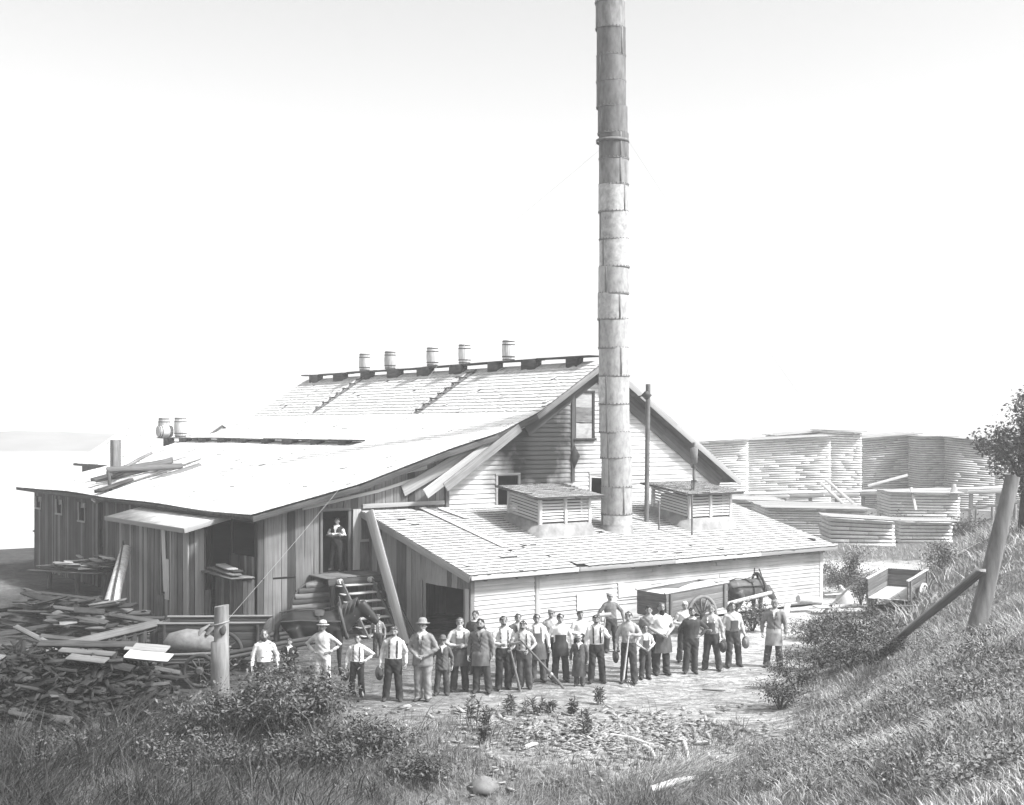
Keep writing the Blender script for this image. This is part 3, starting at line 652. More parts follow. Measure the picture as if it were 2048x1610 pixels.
# ------------------------------------------------------------------ wing building at the far left, plank shed, side clutter
fb = empty('far_shed', W(5.16, 29.05), TH, label='farther gabled shed with pale shingled roof behind the mill', cat='shed')
mb = MB()
for s in (-1, 1):
    hexa(mb, [(0, 0, 6.5), (0, 13, 6.5), (s * 3.2, 13, 4.35), (s * 3.2, 0, 4.35), (0, 0, 6.6), (0, 13, 6.6), (s * 3.2, 13, 4.45), (s * 3.2, 0, 4.45)])
rf = out('roof', mb, M_OLD, fb)
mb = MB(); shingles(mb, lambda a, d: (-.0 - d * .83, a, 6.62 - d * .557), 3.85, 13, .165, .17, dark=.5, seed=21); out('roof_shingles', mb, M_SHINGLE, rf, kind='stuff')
mb = MB(); hexa(mb, [(-2.8, 2, 0), (2.8, 2, 0), (2.8, 12.7, 0), (-2.8, 12.7, 0), (-2.8, 2, 4.5), (2.8, 2, 4.5), (2.8, 12.7, 4.5), (-2.8, 12.7, 4.5)])
out('walls', mb, M_OLD, fb)
mb = MB(); mb.add([(-3.1, .05, 4.4), (3.1, .05, 4.4), (0, .05, 6.52), (-3.1, .15, 4.4), (3.1, .15, 4.4), (0, .15, 6.52)], [(0, 1, 2), (5, 4, 3)]); out('gable_boards', mb, M_WHITE, fb)

ps = empty('plank_shed', W(-5.2, 8.3), TH, label='narrow plank shed with flat pale roof against the dark mill wall', cat='shed')
SL, SD = 6.7, 1.2
vboards(ps, 0, SL, lambda a, z, o: Vector((-o, a, z)), (-1, 0, 0), lambda a: 3.16, [(2.05, 2.3, .9, 2.9)], [M_MID, M_MID, M_NEW], .1, .22, seed=9, gap=.03)
vboards(ps, 0, .55, lambda a, z, o: Vector((a, -o, z)), (0, -1, 0), lambda a: 3.2, [], [M_MID, M_NEW], .14, .2, seed=10)
mb = MB(); hexa(mb, [(.03, .05, 0), (.08, .05, 0), (.08, SL, 0), (.03, SL, 0), (.03, .05, 3.1), (.08, .05, 3.1), (.08, SL, 3.1), (.03, SL, 3.1)]); out('back_wall', mb, M_BACK, ps)
board((-.06, 1.85, 1.0), (-.09, 1.98, 3.05), .3, .03, M_LIGHT, ps, up=(-1, 0, 0), name='pale_plank', label='pale split plank nailed upright'); board((-.06, 1.72, .75), (-.06, 1.72, 2.1), .34, .03, M_LIGHT, ps, up=(-1, 0, 0), name='pale_plank')
board((-.05, 2.3, .1), (-.05, 2.3, .85), .5, .03, M_MID, ps, up=(-1, 0, 0), name='patch_board')
board((-.04, .06, 0), (-.04, .06, 3.15), .14, .08, M_NEW, ps, up=(-1, 0, 0), name='corner_board'); board((.62, -.02, 0), (.62, -.02, 1.2), .2, .04, M_MID, ps, up=(0, -1, 0), name='door_post')
mb = MB(); hexa(mb, [(-.35, -.45, 3.18), (SD, -.45, 3.55), (SD, SL + .1, 3.55), (-.35, SL + .1, 3.18), (-.35, -.45, 3.24), (SD, -.45, 3.61), (SD, SL + .1, 3.61), (-.35, SL + .1, 3.24)])
rf = out('roof', mb, mat('roof_felt', .5, .25, (3, 3, 3), stain=.3), ps)
board((-.37, -.45, 3.18), (-.37, SL + .1, 3.18), .15, .03, M_NEW, rf, up=(-1, 0, 0), name='fascia_board'); board((-.36, -.47, 3.18), (SD, -.47, 3.55), .15, .03, M_NEW, rf, up=(0, -1, 0), name='fascia_board')

sb = empty('slab_box', W(-4.42, 6.0), TH, label='plank bin below the window opening at the mill corner', cat='bin')
vboards(sb, 0, 2.0, lambda a, z, o: Vector((-o, a, z)), (-1, 0, 0), lambda a: 1.72, [], [M_OLD, M_MID], .14, .24, seed=12)
vboards(sb, 0, .42, lambda a, z, o: Vector((a, -o, z)), (0, -1, 0), lambda a: 1.72, [], [M_OLD, M_MID], .14, .24, seed=13)
mb = MB(); box(mb, (.24, 1.0, .85), (.38, 1.9, 1.65)); out('core', mb, M_BACK, sb)
for k in range(2): board((-.22 + .38 * k, -.12, 1.78), (-.22 + .38 * k, 2.55, 1.82), .36, .05, M_MID, sb, name='lid_board')
def slab(p, q, w, t, m, label, name='slab', group=None, up=(0, 0, 1)): return board(p, q, w, t, m, None, up=up, name=name, label=label, cat='board', group=group)
sw = lambda u, v, z: W(u, v, z)
for k, (u, z, l) in enumerate(((-4.6, 1.88, 'lowest grey slab lying across the bin at the mill corner'), (-4.45, 1.95, 'middle grey slab lying across the bin at the mill corner'), (-4.55, 2.02, 'topmost pale slab lying across the bin at the mill corner'))):
    slab(sw(u, 6.0 + .2 * k, z), sw(u + .1, 8.2 - .3 * k, z + .05), .3, .06, (M_MID, M_OLD, M_NEW)[k], l, group='slabs on the bin')

# open lean-to left of the plank shed, loaded with slabs
lt = empty('open_lean_to', W(-5.6, 15.2, -.5), TH, label='open dark lean-to with slab roof at the far left of the mill', cat='shed')
for (x, y) in ((0.1, .2), (.1, 3.2), (.1, 6.6)): board((x, y, .4), (x, y, 1.62 - .07 * y), .16, .14, M_OLD, lt, up=(-1, 0, 0), name='post')
for k in range(6): board((-.25 + .3 * k, -.2, 1.7 + .05 * k), (-.25 + .3 * k, 8.0, 1.12 + .05 * k), .29, .05, M_OLD if k % 3 else M_MID, lt, name='roof_plank')
r = random.Random(4)
for k in range(30):
    u0 = r.uniform(-.3, 1.0); v0 = r.uniform(-.3, 5.2); l = r.uniform(1.0, 2.4); a = r.uniform(-.25, .25); z0 = 1.82 - .07 * v0 + .15 * (u0 + .25) + .05 * (k % 5)
    board((u0, v0, z0), (u0 + l * math.sin(a), v0 + l * math.cos(a), z0 + .15 * l * math.sin(a) - .07 * l), r.uniform(.14, .3), .05, r.choice((M_MID, M_OLD, M_NEW, M_LIGHT)), lt, name='slab')
# heap of slabs on the ground below
def heap(c, n, sx, sy, hz, mats, label, seed, lmin=.8, lmax=2.2, th=.07):
    r = random.Random(seed); e = empty('slab_heap', c, 0, label=label, cat='wood pile'); z0 = c[2]
    for k in range(n):
        t = k / n; x, y = r.gauss(0, sx * .5), r.gauss(0, sy * .5); q = max(0, 1 - (x / sx) ** 2 - (y / sy) ** 2); zz = r.uniform(.05, 1) * hz * q + .04
        a = r.uniform(-1.0, .7); l = r.uniform(lmin, lmax); tl = r.uniform(-.22, .22)
        d = Vector((math.cos(a) * l / 2, math.sin(a) * l / 2, tl * l / 2))
        p = Vector((x, y, zz + abs(d.z)))
        board(p - d, p + d, r.uniform(.14, .34), r.uniform(.4, 1.3) * th, r.choice(mats), e, up=(r.uniform(-.4, .4), r.uniform(-.7, .2), 1), name='slab')
    return e
p = hit(190, 1285); heap((p.x, p.y + 1.2, 0), 60, 2.2, 1.3, .95, (M_OLD, M_BARK, M_OLD, M_OLD, M_MID), 'jumbled heap of grey slabs beside the leaning log', 31)
p = hit(95, 1262); heap((p.x, p.y + 1.0, 0), 70, 2.6, 1.6, .9, (M_OLD, M_BARK, M_BARK), 'darker heap of slabs beneath the open lean-to', 33)
# leaning log
lb, ltop = hit(205, 1268), None
lt2 = Vector((at(252, 1098, 45.2)))
mb = MB(); tube(mb, [lb, lb.lerp(lt2, .3) + Vector((.02, 0, .02)), lb.lerp(lt2, .7), lt2], [.26, .25, .22, .18], 12); out('leaning_log', mb, M_LOG, smooth=True, label='pale peeled log leaning against the plank shed', cat='log')
lt3 = at(247, 1085, 45.4); slab(lb + Vector((.1, .5, .6)), lt3, .16, .05, M_OLD, 'dark slat standing behind the leaning peeled log', 'slat', up=(-1, 0, 0))

# lumber on the mill roof
def on_roof(px, py, dz=.08): p = hit(px, py, mill_surf, 30, 75); p.z += dz; return p
e = empty('roof_lumber_pile', on_roof(250, 985, 0), 0, label='heap of rough planks lying on the lower mill roof', cat='lumber pile'); o_ = Vector(e.location)
for (a, b, dz, w, m) in (((185, 1008), (402, 935), .1, .34, M_MID), ((200, 990), (398, 925), .22, .3, M_NEW), ((190, 975), (330, 945), .32, .28, M_OLD), ((214, 968), (345, 945), .5, .3, M_MID), ((230, 975), (300, 935), .62, .26, M_MID), ((250, 960), (388, 915), .42, .24, M_LIGHT), ((186, 982), (240, 966), .45, .3, M_OLD), ((196, 995), (260, 972), .25, .36, M_OLD)):
    board(on_roof(*a, dz) - o_, on_roof(*b, dz) - o_, w, .12, m, e, name='plank', up=(-.35, -.6, .7))
board(at(214, 940, 52.6) - o_, at(365, 932, 54.0) - o_, .2, .14, M_MID, e, name='plank', up=(-.3, -.8, .3)); board(at(216, 944, 52.6) - o_, on_roof(222, 985, .0) - o_, .12, .12, M_OLD, e, name='prop', up=(-1, 0, 0))
p = on_roof(231, 962, 0); e = empty('wooden_flue', p, TH, label='square boarded flue rising from the lower roof behind the planks', cat='flue')
for (a, b, nrm) in (((-.16, 0), (0, 0), (-1, 0, 0)), ((.16, 0), 0, (1, 0, 0)), ((0, -.16), 0, (0, -1, 0)), ((0, .16), 0, (0, 1, 0))): board((a[0], a[1], -.2), (a[0], a[1], 1.75), .32 if nrm[0] else .28, .03, M_MID, e, up=nrm, name='flue_board')

# loose planks thrust out under the left verge of the gable
for k, (a, b, w, m, l) in enumerate((((806, 982), (1022, 856), .36, M_NEW, 'upper wide pale plank slanting down beneath the roof verge'), ((850, 988), (1030, 852), .34, M_NEW, 'lower pale knotty plank slanting beneath the roof verge'), ((890, 975), (1040, 855), .3, M_MID, 'grey plank slanting along the edge of the clapboards'))):
    ua = 42.2 - .25 * k; p1 = at(*a, 43.6 - .1 * k); p2 = at(*b, 46.0 - .1 * k)
    board(p1, p2, w, .06, m, None, up=(.595, -.804, .1), name='slanting_plank', label=l, cat='board', group='planks beneath the verge')
# props against the boiler house wall
board(at(738, 1022, 40.8), hit(812, 1290), .3, .09, M_NEW, None, up=(-.5, -.85, .1), name='prop_beam', label='stout beam leaning against the boiler house wall, nearer one', cat='beam', group='leaning prop beams')
board(at(766, 1160, 40.9), hit(832, 1284), .22, .08, M_OLD, None, up=(-.5, -.85, .1), name='prop_beam', label='darker beam leaning behind the stout prop', cat='beam', group='leaning prop beams')
# big tub beside the stairs
p = W(-2.35, V0 - .75); e = empty('wooden_tub', (p.x, p.y, 0), TH, label='huge old tub standing on edge beside the stairs', cat='tub')
for k in range(9):
    z0 = .1 + k * .165; hw = math.sqrt(max(.05, .78 ** 2 - (z0 + .08 - .78) ** 2)); board((-hw, 0, z0 + .08), (hw * .9, 0, z0 + .08), .16, .1, M_OLD if k % 2 else M_MID, e, up=(0, -1, 0), name='stave')
mb = MB(); tube(mb, [(math.cos(a) * .8, .02, .8 + math.sin(a) * .8) for a in np.linspace(0, 2 * math.pi, 25)], .035, 6, up=(0, 1, 0), cap=False); out('hoop', mb, M_IRON, e)

# ------------------------------------------------------------------ lumber yard beyond
m_st = mat('stacked_lumber', .66, .12, (3, 3, 3), attr=True); m_st3 = mat('stacked_lumber_grey', .42, .12, (3, 3, 3), attr=True); m_st2 = mat('stacked_lumber_pale', .76, .08, (3, 3, 3), attr=True)
def lumber_stack(x0, x1, ytop0, ytop1, ybot, D, label, m=m_st, depth=4.0, layers=60, rz=0.0, z_base=None, board_top=True, seed=0):
    r = random.Random(seed); c = at((x0 + x1) / 2, ybot, D); gzv = gz(c.x, c.y + depth / 2); w = (x1 - x0) / F * D; zt0 = CH - (ytop0 - HY) / F * D; zt1 = CH - (ytop1 - HY) / F * D
    e = empty('lumber_stack', (c.x, c.y, gzv), rz, label=label, cat='lumber stack', group='lumber stacks'); mb = MB()
    for i in range(layers):
        t0, t1 = i / layers, (i + .72) / layers; j = r.choice((0, .0, .01, .04)); j2 = r.choice((0, .0, .01, .04)); f = r.uniform(-.05, .03)
        cut = [-w / 2 - j] + sorted(r.uniform(-w / 2 + .4, w / 2 - .4) for _ in range(max(1, int(w / 2.4)))) + [w / 2 + j2]
        for xa, xb in zip(cut[:-1], cut[1:]):
            P = []; f = r.uniform(-.015, .012); xb -= .02
            for t in (t0, t1):
                hl = (zt0 + (zt1 - zt0) * (xa / w + .5) - gzv) * t; hr = (zt0 + (zt1 - zt0) * (xb / w + .5) - gzv) * t
                P += [(xa, f, hl), (xb, f, hr), (xb, depth, hr + .12 * t), (xa, depth, hl + .12 * t)]
            hexa(mb, P, r.uniform(.85, 1.08))
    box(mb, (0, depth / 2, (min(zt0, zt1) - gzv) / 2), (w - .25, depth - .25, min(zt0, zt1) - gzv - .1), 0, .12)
    out('board_layers', mb, m, e, kind='stuff')
    if board_top:
        for k in range(max(3, min(12, int(depth / .5)))):
            y = -.25 + (depth + .4) * k / max(3, min(12, int(depth / .5))); board((-w / 2 - r.uniform(.1, .4), y, zt0 - gzv + .06 + .1 * k / 12), (w / 2 + r.uniform(.1, .4), y, zt1 - gzv + .06 + .1 * k / 12), .46, .05, M_LIGHT if m is m_st2 else M_NEW, e, name='top_board')
    return e
lumber_stack(1380, 1497, 886, 878, 985, 97, 'tall bright stack of lumber directly right of the mill roof', m_st2, 7, 32, seed=1)
lumber_stack(1498, 1662, 882, 873, 985, 99, 'tall grey stack with ragged left edge and level top', m_st, 5, 32, seed=2)
lumber_stack(1664, 1724, 862, 864, 985, 103, 'tallest narrow stack with overhanging cap boards', m_st, 7, 32, seed=3)
lumber_stack(1560, 1664, 873, 862, 985, 108, 'stack with rising top behind the level grey stack', m_st, 6, 32, seed=4)
lumber_stack(1728, 1838, 878, 868, 985, 106, 'broad dark stack with top rising to the right', m_st3, 7, 32, seed=5)
lumber_stack(1840, 1905, 874, 874, 985, 103, 'dark stack with flat top at the middle of the right row', m_st3, 7, 32, seed=6)
lumber_stack(1906, 1990, 876, 886, 985, 101, 'dark stack sloping down toward the tree', m_st3, 6, 32, seed=7)
lumber_stack(1992, 2075, 890, 890, 985, 104, 'dark stack behind the tree at the right edge', m_st, 6, 32, seed=17)
lumber_stack(1535, 1735, 1016, 1020, 1066, 76, 'low lumber stack with pale flat top below the tramway', m_st, 5, 12, seed=8)
lumber_stack(1470, 1560, 1000, 1003, 1040, 82, 'low stack half hidden by the boiler house roof', m_st, 4, 10, seed=9)
lumber_stack(1660, 1790, 1034, 1042, 1068, 71, 'low untidy stack of dark slabs beside the pale stack', m_st, 2.4, 7, seed=10)
lumber_stack(1800, 1905, 1042, 1044, 1066, 73, 'low flat stack in the grass beneath the tramway', m_st, 2.4, 6, seed=11)
lumber_stack(1780, 1920, 985, 988, 1030, 84, 'stack of boards beneath the tramway at right', m_st, 3, 12, seed=12)
# tramway on posts
tw = empty('tramway', at(1500, 1000, 88) * 1, 0, label='raised plank tramway on posts crossing the lumber yard', cat='tramway'); o_ = Vector(tw.location)
P0, P1 = at(1440, 990, 90), at(2080, 974, 86); d_ = P1 - P0
for k in range(9):
    a, b = P0 + d_ * (k / 9), P0 + d_ * ((k + .985) / 9)
    for q in range(3): board(a + Vector((0, q * .5, 0)) - o_, b + Vector((0, q * .5, 0)) - o_, .46, .1, M_LIGHT, tw, name='deck_plank')
    board(a + Vector((0, -.24, -.2)) - o_, b + Vector((0, -.24, -.2)) - o_, .26, .1, M_LIGHT if k % 2 else M_NEW, tw, up=(0, -1, 0), name='side_beam')
for k in range(12):
    a = P0 + d_ * ((k + .5) / 12); z0 = gz(a.x, a.y); board(Vector((a.x, a.y, z0)) - o_, Vector((a.x, a.y, a.z - .1)) - o_, .22, .2, M_NEW, tw, up=(0, -1, 0), name='post')
for (a, b, D, l) in (((1640, 965), (1692, 1012), 80, 'left one of two pale boards propped against the tramway'), ((1650, 958), (1722, 1020), 79.5, 'longer pale board propped against the tramway beside another'), ((1736, 972), (1815, 950), 85, 'board sticking up above the tramway deck'), ((1822, 975), (1832, 1020), 84, 'short board standing against the tramway')):
    board(at(*a, D), at(*b, D - (0 if a[1] > b[1] else .6)), .17, .06, M_LIGHT, None, up=(0, -1, .2), name='propped_board', label=l, cat='board', group='boards propped at the tramway')
mb = MB(); p = at(1908, 985, 84); tube(mb, [p + Vector((0, 0, .55)), p, p - Vector((0, 0, .4))], [(.12, .05), (.25, .08), (.3, .06)], 10); out('hanging_cloth', mb, M_WHITE, smooth=True, label='pale cloth hung on the tramway side', cat='cloth')
# rail fence in the yard
e = empty('yard_fence', at(1930, 1040, 74), 0, label='short rail fence in the yard near the right edge', cat='fence'); o_ = Vector(e.location)
for px in (1952, 1985, 2030): p = hit(px, 1045); board(p - o_, p + Vector((0, 0, 1.1)) - o_, .14, .14, M_NEW, e, up=(0, -1, 0), name='post')
a, b = hit(1930, 1046), hit(2045, 1044); a.z += .9; b.z += .95; board(a - o_, b - o_, .12, .06, M_NEW, e, up=(0, -1, 0), name='rail')
# ------------------------------------------------------------------ carts
def wheel(parent, c, r, axis_y=True, name='wheel', m=None):
    """wheel in the x-z plane of its parent, axle along y"""
    m = m or M_MID
    mb = MB(); n = 28
    prof = [(r, -.04), (r, .04), (r - .09, .035), (r - .09, -.035)]
    V = [(c[0] + q * math.cos(2 * math.pi * k / n), c[1] + w, c[2] + q * math.sin(2 * math.pi * k / n)) for k in range(n) for q, w in prof]
    mb.add(V, [(k * 4 + j, k * 4 + (j + 1) % 4, ((k + 1) % n) * 4 + (j + 1) % 4, ((k + 1) % n) * 4 + j) for k in range(n) for j in range(4)])
    w = out(name, mb, m, parent)
    mb = MB(); tube(mb, [(c[0], c[1] - .14, c[2]), (c[0], c[1] - .06, c[2]), (c[0], c[1] + .06, c[2]), (c[0], c[1] + .16, c[2])], [.07, .11, .11, .08], 12); out('hub', mb, M_OLD, w)
    for k in range(12):
        a = 2 * math.pi * k / 12 + .1; mb = MB(); beam(mb, (c[0] + .08 * math.cos(a), c[1], c[2] + .08 * math.sin(a)), (c[0] + (r - .07) * math.cos(a), c[1], c[2] + (r - .07) * math.sin(a)), .035, .05, up=(0, 1, 0)); out('spoke', mb, m, w)
    return w
def cart(name, loc, rz, L_, Wd, hz, floor_z, wr, label, tail=True, pitch=0.0, shafts=True, m=None, mi=None, wx=.5, mw=None):
    """box cart heading +x, origin on the ground below the rear of the box"""
    m = m or M_MID; e = empty(name, loc, rz, label=label, cat='cart'); tp = math.tan(pitch)
    zf = lambda x: floor_z + tp * x
    y = Wd / 2
    for q in range(3):
        z_ = floor_z + hz * (q + .5) / 3
        for s in (-1, 1): board((0, s * y, z_), (L_, s * y, z_ + tp * L_), hz / 3 - .006, .05, m, e, up=(0, s, 0), name='side_board')
        board((L_, -y, z_ + tp * L_), (L_, y, z_ + tp * L_), hz / 3 - .006, .05, m, e, up=(1, 0, 0), name='front_board')
        if tail: board((0, -y, z_), (0, y, z_), hz / 3 - .006, .05, m, e, up=(-1, 0, 0), name='tail_board')
    for k in range(5): yy = -y + Wd * (k + .5) / 5; board((0, yy, floor_z), (L_, yy, zf(L_)), Wd / 5 - .01, .05, mi or m, e, name='floor_board')
    for s in (-1, 1):
        board((-.05, s * y, floor_z + hz + .03), (L_ + .05, s * y, zf(L_) + hz + .03), .09, .06, M_LIGHT if m is M_MID else M_MID, e, name='rim_rail')
        for x in (.15, L_ - .15): board((x, s * (y + .05), zf(x) - .05), (x, s * (y + .05), zf(x) + hz), .08, .05, m, e, up=(0, s, 0), name='stake')
        wheel(e, (L_ * wx, s * (y + .2), wr), wr, m=mw)
        if shafts: board((L_ * .3, s * .38, zf(L_ * .3) - .08), (L_ + 2.3, s * .38, 1.05), .09, .1, M_LIGHT if m is M_MID else M_OLD, e, name='shaft')
    mb = MB(); beam(mb, (L_ * wx, -y - .3, wr), (L_ * wx, y + .3, wr), .09, .09); beam(mb, (L_ * wx, -.4, wr), (L_ * wx, -.4, zf(L_ * wx)), .1, .1); beam(mb, (L_ * wx, .4, wr), (L_ * wx, .4, zf(L_ * wx)), .1, .1); out('axle', mb, M_OLD, e)
    return e
cp = at(1297, 1192, 40.0); c1 = cart('dump_cart', (cp.x + .1, cp.y, 0), R(36), 2.6, 1.3, .72, .66, .64, 'loaded two-wheeled cart hitched beside the boiler house wall', pitch=R(3.5))
mb = MB(); xs = np.linspace(.05, 2.5, 9); ys = np.linspace(-.6, .6, 6); V = [(x, y, 1.34 + .06 * x + .08 * math.sin(3 * x + 2 * y) * 1 - .12 * (y / .6) ** 2) for x in xs for y in ys]
mb.add(V, [(i * 6 + j, (i + 1) * 6 + j, (i + 1) * 6 + j + 1, i * 6 + j + 1) for i in range(8) for j in range(5)]); mb.add([(.05, -.6, 1.1), (2.5, -.6, 1.25), (2.5, .6, 1.25), (.05, .6, 1.1)], [(0, 1, 2, 3)])
o = out('sawdust_load', mb, mat('sawdust', .6, .2, (6, 6, 6), bump=.5), smooth=True, label='pale heaped sawdust filling the cart by the wall', cat='sawdust'); o.location = c1.location; o.rotation_euler = c1.rotation_euler
g = hit(1775, 1226); cart('tip_cart', (g.x, g.y, g.z - .05), R(90 - 34), 2.1, 1.35, .62, .5, .5, 'empty tip cart with open back standing on the grassy slope', tail=False, pitch=R(5), mi=M_LIGHT, shafts=False, mw=M_LIGHT)
g = at(322, 1300, 34.6); cart('farm_cart', (g.x, g.y + .3, 0), R(2), 2.75, 1.25, .62, .62, .55, 'dark box cart behind the thick post at left', m=M_OLD, wx=.62, mw=M_OLD)
# the low sledge cart with a rounded load in front of it
g = hit(345, 1365); e = cart('low_cart', (g.x - .3, g.y - .2, 0), R(6), 1.7, .95, .22, .55, .42, 'low hand cart with spoked wheels behind the slab pile', m=M_OLD, wx=.65, mw=M_OLD)
mb = MB(); tube(mb, [(.15, 0, .95), (.3, 0, 1.0), (.7, 0, 1.04), (1.05, .02, 1.02), (1.3, 0, .95), (1.38, 0, .92)], [(.1, .1), (.3, .26), (.36, .32), (.35, .3), (.24, .2), (.06, .05)], 14)
o = out('filled_sack', mb, mat('sacking', .17, .3, (5, 5, 5), bump=.3), smooth=True, label='plump grey sack lying on the low hand cart', cat='sack'); o.location = e.location; o.rotation_euler = e.rotation_euler
for k in (0, 1):
    mb = MB(); tube(mb, [(1.0 + .2 * k, -.2, 1.22), (1.1 + .22 * k, -.1, 1.36), (1.25 + .22 * k, .1, 1.44)], [(.07, .03), (.09, .03), (.03, .02)], 8); o = out('bundle_tie', mb, M_MID, label=('left' if k == 0 else 'right') + ' pale rag tied on top of the sack', cat='rag', group='rags on the sack'); o.location = e.location; o.rotation_euler = e.rotation_euler

# ------------------------------------------------------------------ horses
BODIES = []      # objects whose voxel remesh is evaluated together later
def remesh_later(name, mb, mats, parent, vox, finish, smooth=3):
    o = out(name, mb, mats, parent); m = o.modifiers.new('r', 'REMESH'); m.mode = 'VOXEL'; m.voxel_size = vox
    s = o.modifiers.new('s', 'SMOOTH'); s.factor = .5; s.iterations = smooth
    BODIES.append((o, finish)); return o
def horse(loc, rz, label, m, scale=1.0, head_up=0.0, harness=True):
    e = empty('horse', loc, rz, label=label, cat='horse'); e.scale = (scale,) * 3
    mb = MB()
    tube(mb, [(-.86, 0, 1.2), (-.78, 0, 1.24), (-.6, 0, 1.25), (-.3, 0, 1.19), (0, 0, 1.14), (.3, 0, 1.16), (.55, 0, 1.2), (.74, 0, 1.22), (.82, 0, 1.22)],
         [(.06, .1), (.17, .22), (.27, .31), (.3, .34), (.31, .36), (.29, .36), (.22, .34), (.14, .24), (.05, .1)], 16)
    hu = head_up
    tube(mb, [(.42, 0, 1.2), (.62, 0, 1.38 + hu * .3), (.82, 0, 1.58 + hu * .7), (.97, 0, 1.76 + hu)], [(.36, .2), (.3, .16), (.23, .12), (.17, .1)], 14, up=(0, 1, 0))
    tube(mb, [(.93, 0, 1.88 + hu), (1.05, 0, 1.85 + hu), (1.2, 0, 1.7 + hu), (1.36, 0, 1.53 + hu), (1.46, 0, 1.44 + hu)], [(.1, .08), (.18, .115), (.155, .1), (.105, .08), (.085, .07)], 12, up=(0, 1, 0))
    for s in (-1, 1):
        tube(mb, [(.97, s * .07, 1.93 + hu), (.98, s * .09, 2.06 + hu)], [.045, .012], 6)
        tube(mb, [(.5, s * .15, 1.12), (.53, s * .16, .85), (.53, s * .15, .54), (.53, s * .15, .48), (.54, s * .15, .16), (.58, s * .15, .07), (.6, s * .15, .0)], [.13, .1, .062, .06, .042, .055, .07], 10, up=(0, 1, 0))
        tube(mb, [(-.55, s * .16, 1.15), (-.46, s * .18, .88), (-.58, s * .17, .66), (-.68, s * .16, .54), (-.65, s * .16, .4), (-.62, s * .16, .15), (-.58, s * .16, .07), (-.56, s * .16, 0)], [.2, .16, .1, .072, .055, .045, .055, .07], 10, up=(0, 1, 0))
    remesh_later('body', mb, m, e, .03, None)
    mb = MB(); tube(mb, [(-.84, 0, 1.32), (-.95, 0, 1.2), (-.97, 0, .9), (-.93, 0, .6)], [.05, .07, .08, .03], 8); out('tail', mb, M_IRON, e, smooth=True)
    mb = MB()
    for k in range(12):
        t = k / 11; x, z_ = .62 + .4 * t, 1.55 + .42 * t + hu * t; beam(mb, (x - .06, .02, z_ + .08), (x - .1 - .03 * (k % 3), -.13, z_ - .2), .09, .03, up=(1, 0, 0))
    out('mane', mb, M_IRON, e)
    if harness:
        mb = MB(); tube(mb, [(.62 + .1 * math.sin(a) * -1, .27 * math.cos(a), 1.28 + .42 * math.sin(a)) for a in np.linspace(0, 2 * math.pi, 19)], .045, 6, up=(1, 0, 0), cap=False); out('collar', mb, M_OLD, e, smooth=True)
        mb = MB(); tube(mb, [(-.85, -.2, 1.3), (-.4, -.3, 1.34), (.1, -.33, 1.32), (.6, -.27, 1.3)], .022, 6); tube(mb, [(.05, .34 * math.cos(a), 1.14 + .385 * math.sin(a)) for a in np.linspace(0, 2 * math.pi, 21)], (.035, .015) and .02, 6, up=(1, 0, 0), cap=False); tube(mb, [(-.9, .0, 1.5), (-.5, 0, 1.58), (0, 0, 1.53), (.6, 0, 1.66)], .018, 6); out('harness', mb, M_OLD, e)
        mb = MB()
        for s in (-1, 1): tube(mb, [(.56, s * .2, 1.0), (.6, s * .29, 1.3), (.56, s * .16, 1.68), (.52, s * .1, 1.86)], .022, 6)
        out('hames', mb, M_OLD, e)
        mb = MB(); tube(mb, [(.9, .1, 1.62 + hu), (1.02, .0, 1.99 + hu), (.9, -.1, 1.62 + hu)], .015, 5); tube(mb, [(1.25, -.1, 1.6 + hu), (1.3, 0, 1.72 + hu), (1.25, .1, 1.6 + hu)], .015, 5); out('bridle', mb, M_MID, e)
        mb = MB(); tube(mb, [(.05 + .0 * a, .3 * math.sin(a), 1.2 + .33 * math.cos(a)) for a in np.linspace(-.8, .8, 9)], [(.02, .1)] + [(.03, .13)] * 7 + [(.02, .1)], 8, up=(1, 0, 0)); out('saddle_pad', mb, M_OLD, e, smooth=True)
    return e
m_h1 = mat('dark_horse', .02, .4, (4, 4, 4), rough=.5, spec=.3); m_h2 = mat('bay_horse', .08, .35, (4, 4, 4), rough=.5, spec=.3)
p = hit(632, 1352); horse((p.x, p.y + .2, 0), R(6), 'dark harnessed horse in side view before the stairs', m_h1, 1.08, head_up=-.22)
p = at(1492, 1260, 42.6); horse((p.x, p.y, 0), R(36), 'bay horse hitched to the cart beside the white wall', m_h2, .97, head_up=-.75)

# ------------------------------------------------------------------ posts, beams, foreground timber
e = empty('guy_post', post_p, 0, label='thick round post carrying the guy wire at left', cat='post')
mb = MB(); n = 22; V = []
for i, (zz, rr) in enumerate(((-.2, .215), (.4, .21), (1.0, .21), (1.55, .205), (1.56, .17), (2.0, .168), (2.38, .165))):
    for k in range(n): a = 2 * math.pi * k / n; V.append((rr * math.cos(a) * (1 + .03 * math.sin(5 * a + i)) + (.035 if i > 3 else 0), rr * math.sin(a), zz + (.03 * math.cos(a) if i == 6 else 0)))
mb.add(V, [(i * n + k, i * n + (k + 1) % n, (i + 1) * n + (k + 1) % n, (i + 1) * n + k) for i in range(6) for k in range(n)]); mb.add(V[-n:] + [(.03, 0, 2.38)], [(k, (k + 1) % n, n) for k in range(n)])
out('trunk', mb, mat('weathered_post', .2, .4, (9, 9, 1.2), bump=.5), e)
mb = MB(); lathe(mb, [(-.01, .0), (-.008, .1), (.012, .085), (.014, 0)], 10, Matrix.Translation((.1, -.165, 1.85)) @ Matrix.Rotation(R(75), 4, 'X') @ Matrix.Diagonal((.8, 1.3, 1, 1))); out('dark_notch', mb, M_IRON, e)
